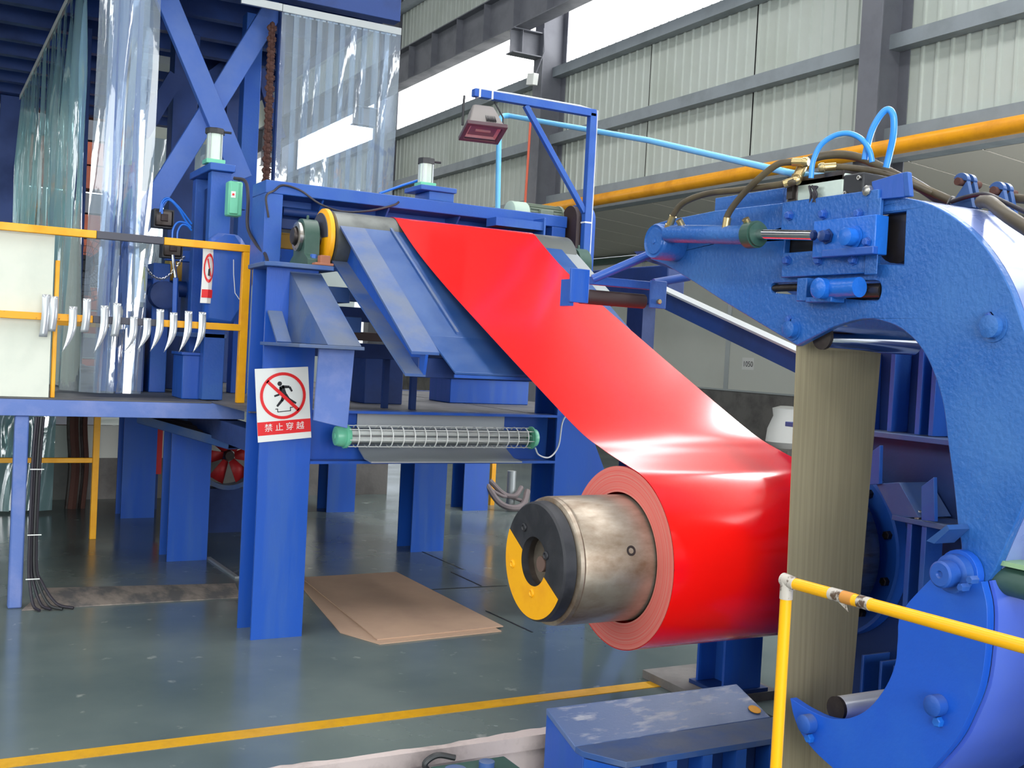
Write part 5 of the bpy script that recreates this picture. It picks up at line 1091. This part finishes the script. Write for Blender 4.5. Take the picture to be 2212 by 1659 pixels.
# polished strip rollers spanning the plates
def roller(px, py, r, m, name='roller', x0=AXP+TH, x1=XF, dy=0, dz=0):
    y, z = Q(px, py); mb = MB(); mb.cyl((x0-.002, y+dy, z+dz), (x0+.0115, y+dy, z+dz), r*1.02, 24); part('roller_cap', mb, 'darksteel', wa_); mb = MB(); mb.lathe((x0, y+dy, z+dz), (1, 0, 0), [(0, r*.5), (.012, r*.5), (.012, r), (x1-x0-.012, r), (x1-x0-.012, r*.5), (x1-x0, r*.5)], 32); return part(name, mb, m, wa_)
roller(1762, 727, .044, 'chrome', 'belt_roller'); 
roller(1925, 510, .085, 'darksteel', 'belt_roller')
# bare blocks, guide bars and slider on the near plate
def block(p0, p1, x0, x1, m, name, bev=.003, **kw):
    a, b = Q(*p0, x0), Q(*p1, x0); mb = MB(); mb.box(x0, x1, min(a[0], b[0]), max(a[0], b[0]), min(a[1], b[1]), max(a[1], b[1])); return part(name, mb, m, wa_, bev, **kw)
def bolt(px, py, x, r, m='blue_arm', h=.02, nm='bolt'):
    y, z = Q(px, py, x); mb = MB(); mb.lathe((x-.0005, y, z), (-1, 0, 0), [(0, r*1.35), (.004, r*1.35), (.004, r), (h, r), (h+.003, r*.75)], 6 if nm == 'bolt' else 20); return part(nm, mb, m, wa_)
G = AXP-.03
block((1690, 437), (1893, 490), G, AXP-.001, 'blue_arm', 'guide_bar'); block((1690, 547), (1872, 590), G, AXP-.001, 'blue_arm', 'guide_bar')
block((1876, 430), (1893, 592), G-.006, G-.001, 'blue_arm', 'guide_bar')
for p in ((1707, 466), (1780, 463), (1856, 462), (1702, 563), (1770, 563), (1845, 562)): bolt(*p, G, .014, 'blue', .016)
sb = block((1758, 478), (1888, 548), G-.03, AXP-.001, 'blue_slide', 'slider_block', label='bright blue sliding block')
bolt(1788, 511, G-.031, .02, 'blue_dark', .03); bolt(1843, 513, G-.031, .03, 'blue_slide', .04, 'knob'); bolt(1873, 523, G-.031, .013, 'blue', .012)
block((1775, 540), (1885, 548), G-.055, G-.031, 'blue', 'slider_lip')
block((1680, 470), (1775, 560), AXP+TH+.004, AXP+TH+.02, 'black', 'inner_plate')  # black sheet added behind the opening, standing in for the shade inside
# slot lug
block((1722, 601), (1740, 650), G-.03, AXP-.001, 'blue_arm', 'slot_lug'); block((1740, 642), (1795, 652), G-.035, AXP-.001, 'blue_arm', 'slot_lug')
y, z = Q(1783, 624, G-.03); mb = MB(); mb.lathe((G-.035, y, z), (-.2, 0, 0), [(0, .036), (.03, .036), (.036, .028)], 24); mb2 = MB(); mb2.cyl((G-.015, y, z), (G-.015, y-.14, z+.003), .034, 24)
part('slot_pin', mb, 'blue_slide', wa_); part('slot_barrel', mb2, 'blue_slide', wa_)
ya, za = Q(1660, 622); yb_, zb_ = Q(1905, 628); mb = MB(); mb.cyl((AXP+.02, ya-.01, za), (AXP+.02, y+.05, za), .014, 14); part('slot_rod', mb, 'darksteel', wa_)
mb = MB(); mb.cyl((AXP+.02, yb_+.01, zb_), (AXP+.02, yb_+.16, zb_), .028, 18); part('slot_rod', mb, 'darksteel', wa_)
for p in ((1713, 712), (2147, 706), (2030, 1520), (1750, 1560)):
    bolt(*p, AXP, .030 if p[0] < 1900 else .034, 'blue_arm', .025, 'pin_head'); bolt(p[0]+(10 if p[1] > 1000 else -8), p[1]+(28 if p[1] > 1000 else -22), AXP, .012, 'blue', .012)
# hydraulic cylinder along the top of the arm
cyl = thing('hydraulic_cylinder', 'blue hydraulic cylinder with bright rod lying along the upper arm', 'cylinder', (2.7, *Q(1530, 505, 2.7)))
y0, z0 = Q(1445, 505, 2.7); y1, z1 = Q(1618, 508, 2.7); y2, z2 = Q(1758, 508, 2.7)
mb = MB(); mb.cyl((2.7, y0, z0), (2.7, y1, z1), .036, 24); part('barrel', mb, 'blue_arm', cyl)
mb = MB(); mb.cyl((2.7, y1, z1), (2.7, y1-.045, z1), .05, 24); mb.cyl((2.7, y1-.045, z1), (2.7, y1-.055, z1), .044, 24); part('gland', mb, 'green_dark', cyl)
mb = MB(); mb.cyl((2.7, y1-.055, z1), (2.7, y2+.001, z2), .0185, 20); part('piston_rod', mb, 'chrome', cyl)
for px in (1480, 1625):
    yy, zz = Q(px, 505, 2.7); mb = MB(); mb.cyl((2.7, yy+.02, zz+.03), (2.68, yy+.02, zz+.055), .014, 10); part('hose_port', mb, 'brass', cyl)
# tip pin
y, z = Q(1412, 521, 2.68); y_t, z_t = y, z
mb = MB(); mb.lathe((AXP-.001, y, z), (-1, 0, 0), [(0, .074), (.10, .074), (.112, .072), (.118, .068), (.113, .06), (.113, .055), (.118, .052), (.118, .012), (.122, .01)], 36); part('tip_pin', mb, 'blue_arm', wa_, label='round blue pin head at the arm tip')
mb = MB(); mb.cyl((AXP+TH, y, z), (XF, y, z), .05, 24); part('tip_shaft', mb, 'blue_dark', wa_)
# top plates and brace on the arm
block((1545, 428), (1690, 462), AXP+.04, AXP+.06, 'blue_arm', 'top_plate')
a = [Q(1882, 392, AXP-.02), Q(1950, 372, AXP-.02), Q(1955, 425, AXP-.02), Q(1885, 432, AXP-.02)]
mb = MB(); mb.prism(a, 'x', AXP-.02, AXP+.0-.001); part('brace_plate', mb, 'blue_v', wa_, .003)
mb = MB(); mb.prism([a[1], (a[1][0]-.02, a[1][1]), (a[2][0]-.02, a[2][1]), a[2]], 'x', AXP-.021, AXP-.001); part('brace_plate', mb, 'blue', wa_, .003)
# white cylinder with black end caps on top of the arm
ac = thing('air_cylinder', 'white-barrelled air cylinder with black end block on top of the wrapper arm', 'cylinder', (2.83, *Q(1790, 410)))
def block2(t, p0, p1, x0, x1, m, name, bev=.003):
    a, b = Q(*p0, x0), Q(*p1, x0); mb = MB(); mb.box(x0, x1, min(a[0], b[0]), max(a[0], b[0]), min(a[1], b[1]), max(a[1], b[1])); return part(name, mb, m, t, bev)
block2(ac, (1722, 388), (1820, 440), 2.79, 2.9, 'alu', 'barrel', .008); block2(ac, (1822, 378), (1862, 436), 2.785, 2.905, 'black', 'end_block', .006); block2(ac, (1703, 398), (1720, 442), 2.785, 2.905, 'darksteel', 'end_block', .004)
block2(ac, (1720, 384), (1822, 387), 2.79, 2.9, 'darksteel', 'tie_rod', .001)
for p in ((1828, 418), (1858, 384)): y, z = Q(*p, 2.785); mb = MB(); mb.lathe((2.784, y, z), (-1, 0, 0), [(0, .008), (.008, .008), (.008, .004), (.002, .004)], 12); part('cap_screw', mb, 'steel', ac)
y, z = Q(1873, 412, 2.77); mb = MB(); mb.lathe((2.78, y, z), (-1, 0, 0), [(0, .02), (.015, .018), (.018, .01)], 8); part('rod_nut', mb, 'steel', ac)
mb = MB(); [mb.tube([AX(2.775, 1748+6*i, 402), AX(2.77, 1752+4*((i*3) % 4), 420), AX(2.775, 1750+5*i, 440)], .005, 6, smooth=4) for i in range(4)]; part('coiled_wire', mb, 'cable', ac)
y, z = Q(1710, 400, 2.78)
mb = MB(); mb.box(2.775, 2.785, y-.01, y+.018, z-.05, z+.03); part('bracket', mb, 'darksteel', ac)

# lower jaw
jw = thing('wrapper_lower_jaw', 'blue crescent lower jaw of the wrapper pivoting on a large pin', 'machine arm', (3.0, 2.1, .4))
JX = AXP-.033
jin = smoothpoly([(2047, 1228), (1965, 1318), (1955, 1380), (1950, 1430), (1930, 1480), (1893, 1527), (1850, 1549), (1805, 1549), (1760, 1530), (1722, 1506)], 4)
jlo = smoothpoly([(1722, 1506), (1730, 1545), (1748, 1585), (1785, 1630), (1850, 1680), (1940, 1710), (2030, 1655)], 4)
jou = smoothpoly([(2030, 1655), (2079, 1598), (2107, 1546), (2134, 1477), (2146, 1394), (2148, 1311), (2136, 1255)], 4)
yp, zp = Q(2085, 1237); ear = [(yp+.07*math.cos(a), zp+.07*math.sin(a)) for a in [math.radians(190-i*16) for i in range(12)]]
jp = jin[:-1]+jlo[:-1]+jou+ear
mb = MB(); mb.prism(jp, 'x', JX, AXP-.003); part('jaw_plate', mb, mat('jaw_paint', srgb(24, 88, 198), .36, col2=srgb(36, 100, 200), scale=2.5, bump=.12, bscale=40), jw, .004)
mb = MB(); mb.prism(jin[:-1]+jlo[:-1]+jou, 'x', XF, XF+TH); part('jaw_plate', mb, 'blue_arm', jw)
wa_keep = wa_; wa_ = jw
line = jlo[8:]+jou[1:]
shell(line, AXP, XF, .012, 'jaw_shell', mat('jaw_shell_paint', srgb(76, 108, 214), .4, col2=srgb(88, 116, 208), scale=2))
roller(1805, 1538, .04, mat('ground_steel_roller', srgb(235, 235, 238), .3, .55), 'jaw_roller', x0=AXP, x1=XF, dz=.012)
wa_ = wa_keep
mb = MB(); mb.lathe((JX-.0005, yp, zp), (-1, 0, 0), [(0, .058), (.03, .058), (.034, .05), (.034, .04), (.075, .040), (.08, .034), (.08, .012), (.074, .008)], 32); part('pivot_pin', mb, 'blue', jw)
for px, py in ((2108, 1252), (2088, 1268)): y, z = Q(px, py, JX-.03); mb = MB(); mb.hexn((JX-.03, y, z), (-1, 0, 0), .013, .03); part('bolt', mb, 'blue', jw)
for p in ((2030, 1522), (1752, 1562)):
    y, z = Q(*p, JX); mb = MB(); mb.lathe((JX-.0005, y, z), (-1, 0, 0), [(0, .032), (.035, .032), (.04, .024)], 20); part('pin_head', mb, 'blue', jw)
    mb = MB(); mb.hexn((JX-.0005, y-.005, z-.05), (-1, 0, 0), .016, .02); part('bolt', mb, 'blue_slide', jw)
# stop lug on the upper arm
q4 = [Q(2045, 1166), Q(2090, 1132), Q(2095, 1142), Q(2062, 1172)]
mb = MB(); mb.prism(q4, 'x', AXP-.09, AXP-.001); part('stop_lug', mb, 'blue_plate', near)
# jaw actuating cylinder, green, at the right edge
mb = MB(); y, z = Q(2150, 1240, 2.85); mb.cyl((2.86, y, z-.01), (2.86, y-.5, z-.02), .045, 24); part('jaw_cylinder', mb, 'green_dark', jw); mb = MB(); mb.box(2.815, 2.9, y-.5, y-.04, z+.036, z+.05); part('cylinder_cover', mb, mat('pale_green', srgb(150, 185, 140), .5), jw)
# arm pedestal outside the frame on the right
pd = thing('wrapper_pedestal', 'blue pedestal carrying the wrapper arm at the right side', 'pedestal', (3.05, 1.6, 0))
mb = MB(); mb.box(2.84, 3.29, 1.35, 1.75, 0, 1.55); part('pedestal_body', mb, 'blue_v', pd, .006)
mb = MB(); mb.box(2.7, 3.4, 1.2, 1.9, -.0, .03); part('foot_plate', mb, 'blue_dark', pd)
# wrapper belt
bl_ = thing('wrapper_belt', 'brownish grey steel-like wrapper belt hanging straight down through the open jaws', 'belt', (3.05, 3.0, PZ+.2))
mb = MB(); n = 24; ztop = Q(1790, 712)[1]; vs = []
xl0, xr0_ = AY(3.0, 1722, 760).x, AY(3.0, 1903, 762).x; xl1, xr1_ = AY(2.97, 1685, 1655).x, AY(2.97, 1828, 1655).x
for i in range(n+1):
    f = i/n; z = ztop*(1-f)+(PZ+.25)*f; g = (1.76-z)/(1.76-.25)
    y = 3.0-.03*g
    for x in (xl0+(xl1-xl0)*g, xr0_+(xr1_-xr0_)*g): vs += [(x, y, z), (x, y+.006, z)]
fs = []
for i in range(n):
    a = 4*i; b = a+4; fs += [(a, a+2, b+2, b), (a+1, b+1, b+3, a+3), (a, b, b+1, a+1), (a+2, a+3, b+3, b+2)]
fs += [(0, 1, 3, 2), (4*n, 4*n+2, 4*n+3, 4*n+1)]
mb.add(vs, fs); part('belt_run', mb, mat('brownish_belt', srgb(158, 148, 118), .5, .1, col2=srgb(134, 124, 98), scale=5, stretch=(14, 1, .25), lo=.3, hi=.75), bl_)
mb = MB(); mb.lathe((2.8, 3.03, PZ+.25), (1, 0, 0), [(0, .06), (.5, .06)], 20); part('lower_roller', mb, 'darksteel', bl_)
mb = MB(); mb.box(2.78, 2.8, 2.95, 3.1, PZ+.001, PZ+.35); mb2 = MB(); mb2.box(3.301, 3.32, 2.95, 3.1, PZ+.001, PZ+.35); part('roller_bracket', mb, 'blue_dark', bl_); part('roller_bracket', mb2, 'blue_dark', bl_)

# press roller frame reaching from the arm tip over the strip
pr_ = thing('press_roller', 'dark rubber press roller in a blue tube frame held above the red strip', 'roller', (2.95, 4.3, 1.95))
yR = 4.25
a, b = AY(yR, 1250, 632), AY(yR, 1390, 640)
mb = MB(); mb.lathe((a.x, yR, (a.z+b.z)/2-.02), (1, 0, 0), [(0, .028), (.01, .034), (b.x-a.x, .034)], 24); part('rubber_roller', mb, 'rubber', pr_)
c0, c1 = AY(yR, 1217, 580), AY(yR, 1253, 656)
zr_ = (a.z+b.z)/2-.02
mb = MB(); mb.box(c0.x, c1.x, yR-.07, yR-.055, c1.z, c0.z); part('end_plate', mb, 'blue_v', pr_, .003, label='blue rectangular end plate')
c2_, c3 = AY(yR, 1388, 606), AY(yR, 1419, 668); mb = MB(); mb.box(c2_.x, c3.x, yR-.07, yR-.058, c3.z, c2_.z); part('end_plate', mb, 'blue', pr_, .003); mb = MB(); mb.hexn((((c2_+c3)/2).x, yR-.0705, zr_), (0, -1, 0), .012, .015); part('bolt', mb, 'brass', pr_)
mb = MB(); mb.cyl((c1.x-.04, yR-.0, zr_), (a.x-.001, yR, zr_), .016, 12); part('roller_shaft', mb, 'brass', pr_)
mb = MB(); mb.box(c0.x+.01, c0.x+.03, yR-.054, yR+.03, zr_-.05, zr_+.07); part('bearing_bracket', mb, 'blue_v', pr_)
e0, e1 = AY(yR-.02, 1280, 605), AY(yR-.02, 1420, 612); mb = MB(); mb.box(e0.x, e1.x, yR-.03, yR+.01, e0.z-.02, e0.z+.018); part('cross_bar', mb, 'blue', pr_, .003)
t0 = Vector((e0.x, yR-.02, e0.z+.005)); t1 = Vector((e0.x+.02, y_t+.04, z_t-.05)); t1 = AX(2.95, 1412, 546)
mb = MB(); mb.cyl(t0, t1, .02, 16); part('tube_arm', mb, 'blue_v', pr_)
t2 = Vector((e1.x-.02, yR-.02, e1.z)); t3 = AX(3.25, 1488, 598); mb = MB(); mb.cyl(t2, t3, .02, 16); part('tube_arm', mb, 'blue_v', pr_)
mb = MB(); mb.prism([Q(1385, 545, 3.0), Q(1470, 540, 3.0), Q(1490, 590, 3.0), Q(1400, 562, 3.0)], 'x', 2.96, 3.04); part('mounting_arm', mb, 'blue_dark', pr_)
# long dark blue brace behind
mb = MB(); a, b = AX(4.1, 1405, 632), AX(4.1, 1760, 800); mb.bar(a, b, .02, .11, up=(0, 0, 1)); 
bc = thing('long_brace', 'dark blue beam with pale top edge running down behind the wrapper arm', 'beam', (a+b)/2)
part('beam_web', mb, 'blue_dark', bc); mb = MB(); o_ = Vector((0, 0, .062)); mb.bar(a+o_, b+o_, .1, .012); part('top_flange', mb, 'galv', bc)
mb = MB(); c = b+Vector((.0, 0, 0)); mb.box(4.0, 4.2, c.y-.1, c.y-.0, 0.0, c.z); part('end_post', mb, 'blue_dark', bc)
a = AX(4.6, 1278, 570); b = AX(4.6, 1440, 640); mb = MB(); mb.box(4.6, 4.75, b.y, a.y, b.z-.05, a.z-.05); part('end_box', mb, 'blue_dark', bc, .01); mb = MB(); mb.box(4.62, 4.73, b.y+.3, b.y+.5, 0, b.z-.051); part('end_post', mb, 'blue_dark', bc)

# hoses over the arm
def hose(label, pts, r, m='hose', ends=2, nm='hydraulic_hose', cat='hose', group=None):
    P_ = [AX(x, px, py) for (x, px, py) in pts]; o = thing(nm, label, cat, P_[0], group)
    mb = MB(); mb.tube(P_, r, 10, smooth=8); part('hose_tube', mb, m, o)
    if ends:
        for i, j in ((0, 1), (-1, -2))[:ends]:
            d = (P_[j]-P_[i]).normalized(); mb = MB(); mb.lathe(P_[i]-d*.012, d, [(0, r*1.1), (.008, r*1.5), (.02, r*1.5), (.022, r*1.25), (.06, r*1.25), (.062, r*1.02)], 10); part('end_fitting', mb, 'brass', o)
    return o
hose('ribbed brown hydraulic hose arching from the arm tip fitting to the valve', [(2.69, 1445, 490), (2.69, 1456, 462), (2.7, 1480, 436), (2.71, 1530, 418), (2.72, 1600, 410), (2.74, 1700, 396), (2.76, 1722, 388)], .0125)
hose('ribbed brown hydraulic hose arching from the cylinder gland up over the first hose', [(2.69, 1567, 498), (2.69, 1572, 465), (2.7, 1600, 425), (2.71, 1640, 385), (2.73, 1680, 355), (2.76, 1710, 350), (2.78, 1740, 350)], .0125)
hose('thick dark hose curving over the air cylinder towards the right', [(2.78, 1722, 385), (2.8, 1735, 355), (2.84, 1770, 338), (2.9, 1820, 334), (2.95, 1870, 345), (3.0, 1930, 375), (3.05, 1990, 405), (3.1, 2050, 432)], .015, 'hose', 1)
hose('second brown hose running just above the air cylinder', [(2.79, 1775, 362), (2.82, 1800, 360), (2.86, 1850, 364), (2.9, 1900, 372), (2.96, 1950, 388), (3.05, 2010, 415)], .012, 'hose', 1)
hose('black hose descending behind the arm top to the shackle brackets', [(3.3, 1950, 382), (3.32, 1990, 405), (3.35, 2030, 430), (3.36, 2060, 436)], .02, 'hose_dark', False)
hose('thin black cables tied along the right end of the arm', [(3.2, 2055, 436), (3.2, 2090, 425), (3.15, 2130, 420), (3.1, 2170, 437), (3.1, 2240, 470)], .008, 'cable', False, 'cable')
hose('thick brown hose coming over the right end of the arm', [(3.1, 2120, 436), (3.0, 2140, 438), (2.9, 2170, 462), (2.85, 2212, 490), (2.8, 2290, 540)], .022, 'hose', False)
hose('brown hose tied beside the right shackle bracket at the frame edge', [(3.3, 2165, 425), (3.3, 2190, 428), (3.3, 2290, 438)], .016, 'hose', False)
hose('light blue air hose in a tall loop over the arm', [(2.85, 1868, 345), (2.85, 1872, 322), (2.85, 1885, 278), (2.86, 1905, 245), (2.87, 1920, 237), (2.88, 1930, 252), (2.89, 1930, 290), (2.9, 1922, 330), (2.9, 1914, 362)], .0115, 'airhose', False, 'air_hose')
hose('light blue air hose in a low arch left of the tall loop', [(2.75, 1752, 385), (2.75, 1756, 350), (2.76, 1772, 315), (2.78, 1800, 294), (2.8, 1832, 288), (2.82, 1860, 300), (2.84, 1878, 325), (2.85, 1884, 350)], .0095, 'airhose', False, 'air_hose')
hose('light blue air pipe arriving at the air cylinder from the left', [(2.85, 1700, 372), (2.84, 1745, 378), (2.83, 1800, 383)], .012, 'lightblue', False, 'air_hose')
# shackle brackets on top of the arm
for k, (px, lab) in enumerate(((2073, 'blue lifting lug with brown pin standing on the arm top, nearer of the two'), (2150, 'blue lifting lug on the arm top at the right, half behind hoses'))):
    x = 3.22; c = AX(x, px, 405 if k == 0 else 425); lug = thing('lifting_lug', lab, 'lug', c)
    for s in (0, .035):
        mb = MB(); mb.prism([(c.y+.05, c.z-.075), (c.y-.06, c.z-.075), (c.y-.03, c.z+.02)]+[(c.y+.032*math.cos(a), c.z+.032*math.sin(a)+.02) for a in [math.radians(170-i*16) for i in range(10)]][::-1], 'x', x+s, x+s+.018); part('lug_plate', mb, 'blue_plate', lug, .003)
    mb = MB(); mb.cyl((x-.015, c.y, c.z+.02), (x+.1, c.y, c.z+.02), .014, 14); part('pin', mb, 'rust', lug)
# top of far side of arm: flat cover
# ------------------------------------------------------------------ front yellow guard rail
gr = thing('pipe_guard_rail', 'yellow pipe guard rail with worn tape in front of the wrapper arm', 'railing', (2.2, 1.9, 0))
gx = 2.2; p0 = AX(gx, 1700, 1256); p1 = AX(gx, 2212, 1396); zt_ = (p0.z+p1.z)/2; dz = (p1.z-p0.z)/(p1.y-p0.y)
R_ = .0165
mb = MB(); mb.cyl((gx, p0.y-.02, p0.z), (gx, 1.2, p0.z+dz*(1.2-p0.y)), R_, 20); part('top_pipe', mb, 'yellow_rail', gr)
yv = p0.y
mb = MB(); mb.cyl((gx, yv, 0), (gx, yv, p0.z-.03), R_, 20); part('post_pipe', mb, 'yellow_rail', gr)
y5 = AX(3.42, 2163, 1640).y; mb = MB(); mb.cyl((3.42, y5, 0), (3.42, y5, .8), R_*1.1, 20); solo('yellow_post', mb, 'yellow_rail', 'yellow round post behind the lower jaw at the bottom right corner', 'post')
y5 = 1.25; mb = MB(); mb.cyl((gx, y5, 0), (gx, y5, p0.z+dz*(1.25-p0.y)-R_), R_, 20); part('post_pipe', mb, 'yellow_rail', gr)
mb = MB(); mb.cyl((gx, yv+.015, p0.z+.004), (gx, yv-.035, p0.z), .0185, 16); mb2 = MB(); mb2.cyl((gx, yv, p0.z-.0), (gx, yv, p0.z-.05), .0185, 16)
tp = mat('peeling_silver_tape', srgb(196, 188, 178), .4, col2=srgb(90, 70, 55), scale=40, lo=.5, hi=.6)
part('corner_tape', mb, tp, gr); part('corner_tape', mb2, tp, gr)
for px0, px1, m in ((1795, 1822, tp), (1822, 1846, mat('ochre_tape', srgb(208, 140, 60), .5)), (1858, 1882, tp)):
    a, b = AX(gx, px0, 1285), AX(gx, px1, 1293); mb = MB(); mb.cyl((gx, a.y, p0.z+dz*(a.y-p0.y)), (gx, b.y, p0.z+dz*(b.y-p0.y)), R_+.0008, 20); part('tape_wrap', mb, m, gr)
a = AX(gx, 1825, 1300); zz = p0.z+dz*(a.y-p0.y)-R_; mb = MB(); mb.add([(gx-.004, a.y+.02, zz), (gx-.004, a.y-.01, zz), (gx-.006, a.y-.02, zz-.018), (gx-.002, a.y-.02, zz-.018)], [(0, 1, 2), (0, 2, 3)]); part('loose_tape_end', mb, tp, gr)
